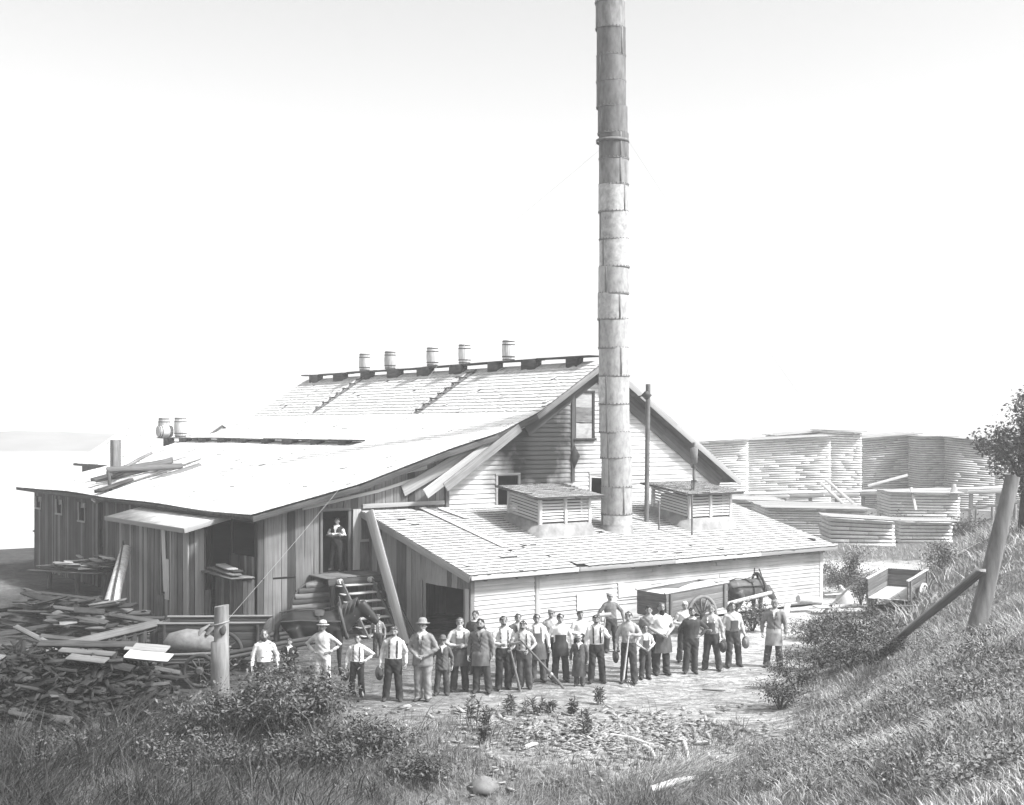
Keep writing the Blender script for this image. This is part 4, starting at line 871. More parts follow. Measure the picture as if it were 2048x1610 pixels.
mb = MB(); tube(mb, [(.2 * math.cos(a), .2 * math.sin(a), 1.98 + .05 * math.cos(a)) for a in np.linspace(0, 2 * math.pi, 17)], .018, 6, cap=False); out('wire_loop', mb, M_NEW, e)

pb_ = hit(1952, 1262); pt = at(2026, 952, pb_.y + .1)
mb = MB(); ax = pt - pb_; pts = [pb_ - ax * .12] + [pb_ + ax * t for t in (0, .3, .6, .85, 1.0)]
tube(mb, pts, [.21, .2, .18, .165, .155, .15], 14); out('leaning_pole', mb, mat('pole_wood', .18, .4, (7, 7, 1.0), bump=.5), smooth=False, label='thick leaning pole on the bank at the right edge', cat='pole')
b0 = hit(1782, 1290); b1 = at(1962, 1142, pb_.y - .25); board(b0, b1, .2, .09, M_NEW, None, name='brace_beam', label='long squared beam bracing the leaning pole', cat='beam', up=(0, -.5, 1))

# long rail and short posts at left
e = empty('rail_fence', hit(60, 1316), 0, label='sloping plank rail on short posts behind the slab pile', cat='fence'); o_ = Vector(e.location)
a, b = at(40, 1312, 31.5), at(318, 1246, 35.5); board(a - o_, b - o_, .2, .1, M_MID, e, up=(.1, -.8, .5), name='rail'); board(a + Vector((0, .1, -.2)) - o_, b + Vector((0, .1, -.12)) - o_, .12, .08, M_OLD, e, up=(0, -1, .3), name='rail')
for t in (.2, .45, .62, .7, .78, .86, .95): q = a.lerp(b, t); board(Vector((q.x, q.y + .12, 0)) - o_, q + Vector((0, .12, -.05)) - o_, .2, .12, M_OLD, e, up=(0, -1, 0), name='post')

# the great dark pile of bark slabs in the foreground
pc = hit(190, 1470); e = empty('bark_slab_pile', (pc.x, pc.y, 0), 0, label='great dark pile of bark slabs in the left foreground', cat='wood pile'); r = random.Random(77)
half = MB(); seg = 5; V = []
for i, x in enumerate((-.5, -.15, .2, .5)):
    for k in range(seg + 1): a = math.pi * k / seg; V.append((x, .5 * math.cos(a) * (1 - .06 * (i % 2)), .9 * math.sin(a) - .45 + .05 * math.sin(i * 2)))
Qs = [(i * (seg + 1) + k, (i + 1) * (seg + 1) + k, (i + 1) * (seg + 1) + k + 1, i * (seg + 1) + k + 1) for i in range(3) for k in range(seg)]
Qs += [(i * (seg + 1), i * (seg + 1) + seg, (i + 1) * (seg + 1) + seg, (i + 1) * (seg + 1)) for i in range(3)]
half.add(V, Qs); half.add([V[k] for k in range(6)], [(0, 1, 2), (0, 2, 3), (0, 3, 4), (0, 4, 5)]); half.add([V[18 + k] for k in range(6)], [(0, 2, 1), (0, 3, 2), (0, 4, 3), (0, 5, 4)])
M_BARK2 = mat('bark_inner', .07, .5, (6, 6, 6), rand=.4)
hm = [half.mesh('slab', M_BARK), half.mesh('slab', M_BARK2)]
for k in range(298):
    x = r.uniform(-3.4, 1.9); y = r.uniform(-1.0, 1.8); top = 1.58 * (1 - sstep(.3, 2.1, x)) * min(1, .35 + (y + 1.0) * .55)
    z_ = r.uniform(.0, 1) ** .7 * top; a = r.gauss(0, .9); l = r.uniform(.35, 1.15); w, t = r.uniform(.08, .24), r.uniform(.03, .09)
    d = Vector((math.cos(a), math.sin(a), r.uniform(-.3, .35))).normalized(); up = Vector((r.uniform(-.6, .6), -.5, 1)); s = d.cross(up).normalized(); n = s.cross(d)
    M = Matrix(((d.x * l, s.x * w, n.x * t, x), (d.y * l, s.y * w, n.y * t, y), (d.z * l, s.z * w, n.z * t, z_ + .06), (0, 0, 0, 1)))
    link('slab', hm[r.random() < .3], e, M)
mb = MB(); V = []; 
for i, x in enumerate(np.linspace(-3.5, 2.0, 9)):
    h = 1.42 * (1 - float(sstep(.1, 1.9, x))); V += [(x, -.75 + .1 * (i % 2), 0), (x, .4, h), (x, 1.9, h), (x, 2.0, 0)]
mb.add(V, [(i * 4 + j, i * 4 + 4 + j, i * 4 + 5 + j, i * 4 + 1 + j) for i in range(8) for j in range(3)]); out('core', mb, mat('pile_core', .05, .5, (5, 5, 5)), e)
mb = MB(); rl = np.random.default_rng(9)
for k in range(2600):
    x = rl.uniform(-3.5, 2.0); y = rl.uniform(-1.15, 1.6); h = 1.52 * (1 - float(sstep(.3, 2.1, x))) * min(1, .3 + (y + 1.0) * .55); a = rl.uniform(0, 6.3); l = rl.uniform(.05, .22); zz = max(h, 0) * rl.uniform(.75, 1.05) + .04
    d = Vector((math.cos(a) * l, math.sin(a) * l, rl.normal(0, .4) * l)); beam(mb, Vector((x, y, zz)) - d, Vector((x, y, zz)) + d, l * rl.uniform(.25, .6), .02, up=(rl.normal(0, .4), -.6, 1), tone=rl.uniform(.5, 1.6))
out('bark_litter', mb, mat('bark_litter', .025, .4, attr=True), e, kind='stuff')
# pale boards on the pile
tp = lambda x, y, z: (pc.x + x, pc.y + y, z - .17)
for k, (a, b, w, m, l) in enumerate((((.45, .75, 1.9), (1.35, .65, 1.84), .32, M_NEW, 'wide pale board lying on top of the dark pile'), ((.55, .4, 1.8), (1.5, .3, 1.72), .34, M_LIGHT, 'second wide pale board beneath the top one on the pile'), ((-.9, .5, 1.86), (.3, .3, 1.8), .18, M_MID, 'narrow grey board at the middle of the pile'), ((-1.5, .9, 1.93), (.6, .8, 1.93), .25, M_OLD, 'grey narrow board at the back of the pile'), ((-2.9, .4, 1.82), (-2.0, .2, 1.74), .22, M_MID, 'grey board at the left end of the pile'), ((-.6, .15, 1.78), (.25, .0, 1.72), .24, M_MID, 'short grey board near the front of the pile'))):
    slab(Vector(tp(*a)), Vector(tp(*b)), w, .06, m, l, 'pale_board', 'boards on the dark pile', up=(0, -.25, 1))

# boards and logs between the carts at right, patch of plank in the road
def gboard(a, b, w, m, label, dz=.06, t=.05, name='loose_board', group='boards lying in the yard'):
    p, q = hit(*a), hit(*b); p.z += dz; q.z += dz; return board(p, q, w, t, m, None, name=name, label=label, cat='board', group=group)
gboard((1408, 1380), (1448, 1383), .12, M_NEW, 'short thin board lying on the road below the men', .03, .03)
gboard((1630, 1228), (1722, 1226), .55, M_LIGHT, 'bright wide board lying right of the boiler house', .25)
gboard((1655, 1240), (1700, 1237), .3, M_NEW, 'grey board half under a bright one by the boiler house', .12)
gboard((1560, 1228), (1632, 1222), .16, M_LIGHT, 'pale rail lying before the boiler house corner', .3)
gboard((1735, 1212), (1825, 1216), .3, M_MID, 'dark plank lying under the tail of the tip cart', .06)
gboard((1650, 1218), (1702, 1214), .1, M_LIGHT, 'narrow pale slat in the bushes by the cart', .5)
a = at(1596, 1198, 45.0); mb = MB(); tube(mb, [a, at(1640, 1203, 45.4)], .14, 10); out('short_log', mb, M_LOG, label='short pale log at the foot of the white wall', cat='log', smooth=True)
slab(at(1575, 1207, 44.5), hit(1572, 1232), .2, .05, M_LIGHT, 'small upright board before the white wall', 'loose_board', up=(0, -1, 0)); slab(hit(1645, 1226), at(1702, 1172, 44.6), .09, .07, M_LIGHT, 'pole slanting up across the white sack', 'slanting_pole')
g = hit(1690, 1215); mb = MB(); tube(mb, [g, g + Vector((-.03, 0, .25)), g + Vector((-.08, 0, .55)), g + Vector((-.14, 0, .72)), g + Vector((-.17, 0, .8))], [(.3, .22), (.34, .24), (.22, .17), (.07, .06), (.09, .05)], 14); out('white_sack', mb, M_WHITE, smooth=True, label='white tied sack standing in the bushes by the corner', cat='sack')
# stones, blocks and sticks at the front
r = random.Random(5)
def stone(px, py, s, label, m=None):
    g = hit(px, py); mb = MB(); r2 = random.Random(px); lathe(mb, [(-.25 * s, .6 * s), (.0, .68 * s), (.2 * s, .52 * s), (.3 * s, .25 * s)], 7)
    for i, v in enumerate(mb.v): mb.v[i] = v * (1 + .3 * np.sin(v[:, [1, 2, 0]] * 5 / s + px))
    o = out('stone', mb, m or mat('stone', .17, .35, (5, 5, 5), bump=.5), label=label, cat='stone', group='stones in the foreground'); o.location = g; o.rotation_euler = (0, 0, r2.uniform(0, 6))
stone(970, 1572, .42, 'large pale block in the ditch at the bottom'); stone(1560, 1392, .3, 'white stone at the edge of the grass bank'); stone(1668, 1452, .36, 'white stone in the middle of the grass bank'); stone(1105, 1545, .28, 'small stone by the ditch at the bottom'); stone(1860, 1472, .22, 'small pale stone high on the bank'); stone(1215, 1550, .26, 'pale stone under the dry grass tuft')
def stick(a, b, r0, label, m=M_LOG):
    p, q = hit(*a), hit(*b); p.z += r0; q.z += r0; mb = MB(); mid = p.lerp(q, .5) + Vector((.03, .02, .03)); tube(mb, [p, mid, q], [r0, r0 * .9, r0 * .6], 8); out('stick', mb, m, label=label, cat='stick', group='sticks among the chips')
stick((1222, 1476), (1300, 1494), .05, 'peeled stick lying among the wood chips'); stick((1288, 1497), (1310, 1520), .05, 'short pale stick pointing to the dry tuft'); stick((1368, 1488), (1378, 1548), .045, 'pale stick lying toward the camera'); stick((1300, 1588), (1395, 1562), .07, 'crooked pale branch at the bottom edge'); stick((1388, 1490), (1428, 1494), .04, 'thin pale stick at the right of the chips'); stick((1050, 1500), (1075, 1493), .05, 'broken light stick left of the chips')
# wood chips strewn at the front
mb = MB(); N = 1700; cxs = rng.normal(2.2, 1.3, N); cys = rng.normal(27.1, .75, N); cxs[1250:] = rng.uniform(-4, 5.5, 450); cys[1250:] = rng.uniform(23, 30, 450)
for x, y in zip(cxs, cys):
    if y < 21.5: continue
    s = rng.uniform(.03, .11) * (1.5 if rng.random() < .12 else 1); a = rng.uniform(0, 6.28); z_ = gz(x, y) + .02
    d = Vector((math.cos(a), math.sin(a), rng.uniform(-.4, .5))) * s; beam(mb, (x - d.x, y - d.y, z_ - d.z * .3 + .01), (x + d.x, y + d.y, z_ + d.z + .02), s * .7, .02, tone=rng.uniform(.55, 1.2))
out('wood_chips', mb, mat('wood_chip', .3, .2, attr=True), label='pale wood chips strewn over the ground at the front', cat='chips', kind='stuff')
# ------------------------------------------------------------------ vegetation
m_leaf = mat('leaf', .1, .3, (6, 6, 6), attr=True, rough=.55, spec=.25); m_grass = mat('grass_blade', .36, .25, attr=True, rough=.7); m_dry = mat('dry_grass', .34, .25, attr=True); m_stem = mat('stem', .1, .3)
def leaf_cloud(mb, C, size, r, tone=(.5, 1.5), drop=.3, asp=.45):
    """one bent leaf (two quads) at each centre"""
    C = np.asarray(C); n = len(C); az = r.uniform(0, 2 * np.pi, n); el = r.normal(-drop, .5, n)
    d = np.stack([np.cos(az) * np.cos(el), np.sin(az) * np.cos(el), np.sin(el)], -1); s = np.stack([-np.sin(az), np.cos(az), r.normal(0, .5, n)], -1); s /= np.linalg.norm(s, axis=1)[:, None]
    l = (size * r.uniform(.6, 1.35, n))[:, None]; w = l * asp; nn = np.cross(d, s) * l * .12
    tip = C + d * l; mid = C + d * l * .5
    V = np.stack([C, mid + s * w * .5 + nn, tip, mid - s * w * .5 + nn], 1).reshape(-1, 3)
    k = np.arange(n)[:, None] * 4; t = r.uniform(tone[0], tone[1], n)
    mb.add(V, np.concatenate([k + np.array([[0, 1, 2]]), k + np.array([[0, 2, 3]])]), np.concatenate([t, t]))
def shrub(px, py, w, h, label, n=2200, leaf=.085, seed=0, stems=9, depth=None, y=None, m=None, cat='shrub'):
    r = np.random.default_rng(seed); g = hit(px, py) if y is None else Vector(((px - 1024) / F * y, y, gz((px - 1024) / F * y, y))); e = empty('shrub', g, 0, label=label, cat=cat)
    mbs = MB(); tips = []
    for k in range(stems):
        a = r.uniform(0, 6.28); q = r.uniform(.2, 1) ** .6; t = Vector((math.cos(a) * w * .5 * q, math.sin(a) * (depth or w) * .5 * q, h * r.uniform(.55, 1.0) * (1 - .35 * q * q)))
        mid = Vector((t.x * .35, t.y * .35, t.z * .55)); tube(mbs, [(0, 0, -.05), mid, t], [.02, .013, .006], 5); tips += [(mid, t)]
    out('stems', mbs, m_stem, e)
    mb = MB(); C = []
    for k in range(n // 22):
        m0, t0 = tips[r.integers(len(tips))]; c = m0.lerp(t0, r.uniform(.0, 1.1)); c = np.array(c) + r.normal(0, .1, 3) * np.array([w, depth or w, h]) * .8
        c[2] = max(c[2], .06); C.append(c + r.normal(0, 1, (22, 3)) * leaf * 1.25)
    C = np.concatenate(C); C[:, 2] = np.maximum(C[:, 2], .02); leaf_cloud(mb, C, leaf, r); out('foliage', mb, m or m_leaf, e)
    return e
shrub(560, 1478, 2.4, 1.6, 'big leafy bush in front of the men at left', 4200, .11, 1, 14)
shrub(640, 1470, 1.5, 1.35, 'leafy bush below the man in pale clothes', 2400, .1, 2)
shrub(470, 1480, 1.5, 1.2, 'dense bush at the foot of the thick post', 2600, .1, 3)
shrub(400, 1492, 1.8, 1.0, 'low bush between slab pile and thick post', 2400, .1, 4)
shrub(745, 1518, 1.6, .9, 'low spreading bush below the man with braces', 2400, .1, 5)
shrub(655, 1545, 1.6, .8, 'dark low bush at the lower left front', 2000, .1, 6)
for k, (px, py, w, h, l) in enumerate(((130, 1545, 1.8, .75, 'dark low bush in the bottom left corner'), (270, 1530, 1.6, .7, 'dark low bush under the bark pile'), (400, 1560, 1.7, .75, 'dark low bush at the bottom below the post'), (520, 1555, 1.8, .8, 'dark low bush at the bottom below the big bush'), (840, 1565, 1.3, .5, 'small dark bush left of the ditch'))): shrub(px, py, w, h, l, 1900, .085, 90 + k)
shrub(1660, 1300, 2.0, 1.1, 'broad bush at the foot of the bank', 2800, .09, 7)
shrub(1730, 1290, 2.2, 1.1, 'bush in front of the tip cart', 2800, .09, 8)
shrub(1620, 1278, 1.2, .8, 'small bush beside the man in cardigan', 1500, .08, 9)
shrub(1685, 1195, 2.0, 2.0, 'tall bush growing at the boiler house corner', 3000, .1, 10)
shrub(1722, 1210, 1.3, 1.2, 'bush between white sack and tip cart', 1600, .09, 11)
shrub(1560, 1420, 1.4, .75, 'bush at the corner of the grassy bank', 1700, .075, 12)
shrub(1880, 1150, 1.3, 1.3, 'lone bush behind the tip cart', 1500, .1, 13)
shrub(1505, 1262, 1.6, 1.1, 'dark weeds by the horse under the white wall', 1800, .09, 14)
for k, (px, w, l) in enumerate(((1665, 4, 'row bush beneath the low stacks, left'), (1720, 5, 'row bush beneath the low stacks, middle'), (1800, 4, 'row bush beneath the low stacks, right'), (1900, 5, 'row bush near the yard fence'))): shrub(px, 1072 - k, w, 1.0, l, 1500, .2, 40 + k)
def weed(px, py, h, label, seed):
    h *= .85
    r = np.random.default_rng(seed); g = hit(px, py); e = empty('weed', g, 0, label=label, cat='weed', group='tall weeds at the road edge'); mb = MB(); ms = MB()
    for s in range(3):
        b = np.array([r.normal(0, .07), r.normal(0, .07), 0]); t = b + np.array([r.normal(0, .05), 0, h * r.uniform(.75, 1)]); tube(ms, [b, t], [.012, .006], 5)
        C = [b + (t - b) * q + r.normal(0, .012, 3) for q in np.linspace(.15, 1, 46)]; leaf_cloud(mb, C, .14, r, (.8, 1.9), -.35, .24)
    out('stems', ms, m_stem, e); out('foliage', mb, m_leaf, e)
for k, (px, py, h, l) in enumerate(((948, 1450, .78, 'tallest weed, below the man in the dark jacket'), (972, 1462, .6, 'weed just right of the tallest one'), (1022, 1428, .5, 'small weed below the first pole'), (1065, 1432, .45, 'bushy weed below the second pole'), (1098, 1425, .3, 'lowest small weed at the road edge'), (1150, 1432, .4, 'weed right of the poles'), (1172, 1470, .6, 'tall weed standing among the wood chips'), (1198, 1410, .45, 'weed with upright leaves at the road edge'), (955, 1490, .4, 'low weed left of the wood chips'), (788, 1500, .5, 'weed at the right tip of the low bush'))): weed(px, py, h, l, 60 + k)
# grass
def grass(name, x, y, hgt, wid, m, label, seed, lean=(.25, .05), tone=(.6, 1.5)):
    r = np.random.default_rng(seed); n = len(x); z_ = H(x, y); cl = np.clip(1 + .55 * wob(x * 2.3, y * 2.1) + .5 * wob(x * .8 + 3, y * .9) + .3 * wob(x * 6.1, y * 5.3), .3, 2.1); h = hgt * r.uniform(.4, 1.25, n) * cl; a = r.uniform(0, 2 * np.pi, n); w = wid * r.uniform(.6, 1.3, n)
    sx, sy = np.cos(a) * w / 2, np.sin(a) * w / 2; lx = (r.normal(lean[0], .6, n) + .45 * wob(x * 1.7 + 5, y * 1.3)) * h; ly = (r.normal(lean[1], .6, n) + .3 * wob(y * 1.9, x * 1.6)) * h
    B = np.stack([x, y, z_ - .02], -1); S = np.stack([sx, sy, sx * 0], -1); M1 = B + np.stack([lx * .35, ly * .35, h * .6], -1); T = B + np.stack([lx, ly, h * .97], -1)
    V = np.stack([B - S, B + S, M1 + S * .8, M1 - S * .8, T], 1).reshape(-1, 3); k = np.arange(n)[:, None] * 5; t = r.uniform(tone[0], tone[1], n) * (1 + .3 * wob(x * .9, y * .9) + .25 * wob(x * 3.3 + 1, y * 2.9))
    mb = MB(); mb.add(V, k + np.array([[0, 1, 2, 3]]), t); mb.add(V, k + np.array([[3, 2, 4]]), t); return out(name, mb, m, label=label, cat='grass', kind='stuff')
def scatter(n, x0, x1, y0, y1, f, seed):
    r = np.random.default_rng(seed); x = r.uniform(x0, x1, n); y = r.uniform(y0, y1, n); k = r.random(n) < f(x, y) * (np.abs(x) < .42 * y + 1); return x[k], y[k]
x, y = scatter(330000, -2, 16, 9, 34, lambda x, y: sstep(.3, 1.8, bank_d(x, y)) * np.clip(1.5 - .035 * y, .3, 1) * (.35 + .65 * grassy(x, y)), 1); grass('grass', x, y, .15, .011, m_grass, 'rough grass covering the bank at right', 1, (-.15, .05), (.45, 1.45))
x, y = scatter(60000, 8, 40, 34, 70, lambda x, y: (sstep(.3, 1.8, bank_d(x, y)) * .5 + .5 * sstep(48, 53, y)) * grassy(x, y), 2); grass('grass', x, y, .3, .03, m_dry, 'pale dry grass on the slope by the lumber yard', 2, (-.3, .1), (.6, 1.3))
x, y = scatter(150000, -11, 5, 20, 30, lambda x, y: grassy(x, y) * (.45 + .5 * (1 - sstep(-4, -1, x))), 3); grass('grass', x, y, .24, .013, m_grass, 'dark grass and weeds along the bottom of the picture', 3, (.2, .0), (.3, .75))
x, y = scatter(26000, -11.5, -.5, 20, 27, lambda x, y: .8 * (1 - sstep(-6.5, -1.5, x + .8 * wob(x, y))), 4); grass('grass', x, y, .6, .02, mat('dark_weeds', .07, .3, attr=True), 'tall dark weeds in the lower left corner', 4, (.3, 0), (.4, 1.3))
x, y = rng.normal(3.0, .55, 1500), rng.normal(23.4, .3, 1500); grass('grass', x, y, .42, .012, m_dry, 'pale tuft of dry grass at the bottom', 5, (.8, -.5), (.7, 1.5))
rb = np.random.default_rng(23); k = 0; mb = MB()
while k < 130:      # leafy weeds running through the grass of the bank
    px, py = rb.uniform(1480, 2040), rb.uniform(1260, 1590); g = hit(px, py)
    if bank_d(g.x, g.y) < .8: continue
    C = rb.normal(0, 1, (80, 3)) * np.array([.2, .2, .08]) * rb.uniform(.6, 1.6) + np.array([g.x, g.y, g.z + .16]); C[:, 2] = np.maximum(C[:, 2], H(C[:, 0], C[:, 1]) + .02); leaf_cloud(mb, C, .065, rb, (.75, 1.4), .0, .5); k += 1
out('undergrowth', mb, mat('bank_leaf', .17, .3, (6, 6, 6), attr=True, rough=.6), label='leafy ground cover mixed into the grass of the bank', cat='ground cover', kind='stuff')
shrub(1640, 1335, 1.7, .9, 'dark bush spilling from the bank beside the yard', 2400, .08, 15); shrub(1700, 1335, 2.0, .9, 'dark bush on the bank below the brace beam', 2600, .08, 16); shrub(1590, 1375, 1.3, .7, 'low bush at the edge of the road below the bank', 1600, .075, 17); shrub(1755, 1325, 1.5, .7, 'low bush beside the foot of the brace beam', 1600, .08, 18)
# the tree at the right edge
def tree(loc, h, crown_r, label, n, leaf, seed, lobes):
    r = np.random.default_rng(seed); e = empty('leafy_tree', loc, 0, label=label, cat='tree'); mb = MB()
    tube(mb, [(0, 0, -.3), (.1, 0, h * .3), (-.1, 0, h * .6), (0, 0, h * .95)], [.3, .25, .18, .05], 10)
    for (c, rr) in lobes: tube(mb, [(0, 0, h * .35), (c[0] * .5, c[1] * .5, (h * .35 + c[2]) / 2 + .2), c], [.12, .08, .03], 6)
    out('trunk', mb, M_BARK, e, smooth=True); mb = MB(); C = []
    for (c, rr) in lobes:
        q = int(n * rr ** 2 / sum(l[1] ** 2 for l in lobes) / 18)
        for k in range(q):
            v = r.normal(0, 1, 3); v /= np.linalg.norm(v); cc = np.array(c) + v * rr * r.uniform(.3, 1) ** .5 * np.array([1, 1, .8]); C.append(cc + r.normal(0, .16, (18, 3)))
    leaf_cloud(mb, np.concatenate(C), leaf, r, (.5, 1.4), .4, .6); out('crown', mb, m_leaf, e)
tg = hit(2085, 1045); tl = Vector((20.5, 52, gz(20.5, 52)))
tree(tl, 7.2 - tl.z, 3, 'leafy tree leaning in at the right edge', 9000, .17, 3, [((-.5, 0, 4.6 - tl.z + .6), 1.0), ((.8, 0, 5.5 - tl.z + .5), 1.3), ((-1.0, .3, 6.0 - tl.z), .8), ((.4, 0, 7.2 - tl.z), 1.0), ((1.6, .5, 6.6 - tl.z), 1.3), ((.3, -.3, 4.2 - tl.z), .7)])
# ------------------------------------------------------------------ people
CL = {}
def cloth(v):
    k = round(v * .8 if v > .5 else v, 2)
    if k not in CL: CL[k] = mat('cloth_%03d' % int(k * 100), k, .28, (7, 7, 5), rough=.9, bump=.5, spec=.05)
    return CL[k]
M_SKIN = mat('skin', .3, .12, (8, 8, 8), rough=.6, spec=.3); M_SHOE = mat('leather', .05, .4, rough=.6); M_EYE = mat('eye_shade', .05, .1); 
def hair_m(v):
    v = v if v > .5 else v * .35 + .01
    return mat('hair_%03d' % int(v * 100), v, .4, (30, 30, 9), rough=.7)
TZ = np.array([.78, .86, .95, 1.04, 1.15, 1.28, 1.37, 1.43, 1.47, 1.5]); TX = np.array([.13, .172, .182, .168, .172, .186, .18, .135, .075, .055]); TY = np.array([.1, .125, .135, .122, .122, .13, .118, .095, .07, .06])
def surf_y(x, z, k=1.0):
    rx, ry = np.interp(z, TZ, TX) * k, np.interp(z, TZ, TY) * k
    return -ry * math.sqrt(max(.05, 1 - (x / rx) ** 2))
POSE = {'down': ((.265, .03, 1.13), (.285, -.06, .88)), 'hip': ((.44, .07, 1.17), (.2, -.06, 1.0)), 'front': ((.29, .0, 1.14), (.07, -.2, .99)), 'clasp': ((.29, .0, 1.15), (.06, -.2, 1.09)),
        'back': ((.3, .1, 1.15), (.1, .16, 1.0)), 'fold': ((.28, -.06, 1.15), (-.09, -.2, 1.2)), 'pole': ((.31, -.05, 1.16), (.1, -.25, 1.22)), 'pole_low': ((.3, -.04, 1.14), (.14, -.25, 1.0)),
        'shoulder': ((.31, -.05, 1.14), (.17, -.22, 1.3)), 'belly': ((.3, -.02, 1.13), (.1, -.19, 1.1)), 'out': ((.33, .02, 1.16), (.36, -.1, .93))}
def seg_d(P, a, b):
    a, b = np.array(a), np.array(b); d = b - a; t = np.clip(((P - a) @ d) / (d @ d), 0, 1); return np.linalg.norm(P - a - t[:, None] * d, axis=1), t
def hand_mesh(mb, wrist, fore, side, curl=.9):
    d = Vector(fore).normalized(); w = Vector(wrist); inw = Vector((-side, -.15, 0)); n = (inw - d * inw.dot(d)).normalized(); s = d.cross(n).normalized()
    tube(mb, [w - d * .03, w + d * .02, w + d * .09], [(.03, .022), (.036, .018), (.042, .015)], 8, up=n)
    for k, (o, l) in enumerate(((-.032, .032), (-.011, .038), (.011, .036), (.031, .028))):
        b = w + d * .085 + s * o; d2 = (d * math.cos(curl) + n * math.sin(curl)); d3 = (d * math.cos(curl * 1.9) + n * math.sin(curl * 1.9))
        tube(mb, [b, b + d * l * .6, b + d * l * .6 + d2 * l, b + d * l * .6 + d2 * l + d3 * l * .8], [.0105, .01, .0095, .007], 6, up=s)
    b = w + d * .03 + s * -.03; t = (d * .7 + n * .55 - s * .5).normalized(); tube(mb, [b, b + t * .04, b + t * .04 + (d * .8 + n * .5).normalized() * .035], [.014, .012, .008], 6, up=n)
PEOPLE = []
def person(px, head, label, feet=None, D=None, L='down', R_='down', yaw=0.0, shirt=.78, legs=.055, sleeve=.97, top='shirt', jacket=.1, vneck=None, braces=None, bib=None, apron=None, hat=None, hatv=.08, hair=.06, beard=None, tache=None, stance=.1, fat=1.0, shift=0.0, z0=None, skin=.4, group='mill workers lined up before the mill', height=None, tilt=0.0):
    if feet is not None: g = hit(px, feet)
    else: x = (px - 1024) / F * D; g = Vector((x, D, gz(x, D) if z0 is None else z0))
    ht = height or (CH - (head - HY) / F * g.y - g.z); hh = .02 if hat else 0.0
    sc = (ht - hh) / 1.725; yaw = yaw or random.Random(px).uniform(-.28, .28); e = empty('person', g, yaw, label=label, cat='person', group=group); e.scale = (sc * 1.04, sc * 1.04, sc); e.rotation_euler.y = random.Random(px + 1).uniform(-.035, .035); fat = fat * random.Random(px + 2).uniform(.95, 1.07)
    arms = {}
    for s, ps in ((-1, L), (1, R_)):
        el, wr = POSE[ps] if isinstance(ps, str) else ps
        rj = random.Random(px * 3 + s); arms[s] = ((s * .175, .0, 1.37), (s * (el[0] + rj.uniform(-.015, .025)), el[1] + rj.uniform(-.03, .03), el[2] + rj.uniform(-.02, .02)), (s * wr[0], wr[1], wr[2]))
    mb = MB()
    lower = .8 if top != 'jacket' else .78
    tube(mb, [(0, 0, z) for z in TZ], [(a * fat, b * fat) for a, b in zip(TX, TY)], 20)
    if top == 'jacket': tube(mb, [(0, .005, z) for z in (.74, .78, .95, 1.1, 1.25)], [(.17, .14), (.205 * fat, .165 * fat), (.195 * fat, .15 * fat), (.182 * fat, .135 * fat), (.17, .12)], 20)
    tube(mb, [(0, .012, 1.42), (0, .0, 1.54)], .056, 12)
    hy = tilt
    tube(mb, [(0, -.035, 1.478), (0, -.025, 1.492), (0, -.012, 1.52), (0, -.004, 1.56), (0, 0, 1.6), (0, .006, 1.645), (0, .01, 1.69), (0, .012, 1.712), (0, .012, 1.724)], [(.02, .02), (.045, .05), (.06, .075), (.068, .088), (.074, .096), (.078, .101), (.066, .088), (.042, .06), (.01, .012)], 16)
    tube(mb, [(0, -.08, 1.625), (0, -.105, 1.592), (0, -.112, 1.572), (0, -.085, 1.562)], [.008, .013, .017, .012], 8)     # nose
    for s in (-1, 1):
        tube(mb, [(s * .074, .008, 1.62), (s * .088, .015, 1.6), (s * .076, .01, 1.57)], [.01, .016, .01], 6)               # ears
        sh, el, wr = arms[s]; sr = 1.0 if top != 'jacket' else 1.15
        q = Vector(el).lerp(Vector(wr), .3)
        tube(mb, [(s * .035, .01, 1.475), (s * .09, .005, 1.432), (s * .145, .0, 1.4)], [.04, .046, .055], 10)
        tube(mb, [(s * .1, 0, 1.375), sh, Vector(sh).lerp(Vector(el), .4), el, q, wr, Vector(wr) + (Vector(wr) - q).normalized() * .02], [.055 * sr, .066 * sr, .06 * sr, .053 * sr, .048 * sr if sleeve > .5 else .044, .035 * sr if sleeve > .5 else .029, .026], 12)
        a = stance * (1 if s > 0 else 1); sx = s * .09; fx = s * (.055 + stance * .9)
        tube(mb, [(sx, .01, .95), (sx * 1.03, .005, .8), (sx * .55 + fx * .45, -.012, .5), (sx * .12 + fx * .88, .012, .2), (fx, .02, .055)], [(.1 * fat, .12 * fat), (.1 * fat, .112 * fat), (.088, .094), (.084, .09), (.088, .095)], 14)
        yw = s * .22; dx, dy = math.sin(yw), -math.cos(yw)
        tube(mb, [(fx - dx * .08, .02 - dy * .08 + .03, .045), (fx - dx * .04, .02 - dy * .03 + .02, .06), (fx + dx * .07, .02 + dy * .07, .055), (fx + dx * .14, .02 + dy * .14, .036), (fx + dx * .19, .02 + dy * .19, .026)], [(.03, .035), (.042, .055), (.046, .05), (.048, .035), (.03, .022)], 10)
    c_shirt, c_leg, c_jk = cloth(shirt), cloth(legs), cloth(jacket); vn = cloth(.8 if vneck is None else vneck)
    msk = M_SKIN if skin == .4 else mat('skin_%d' % int(skin * 100), skin, .12, (8, 8, 8), rough=.6)
    mats = [msk, c_shirt, c_leg, M_SHOE, c_jk, M_EYE, vn]
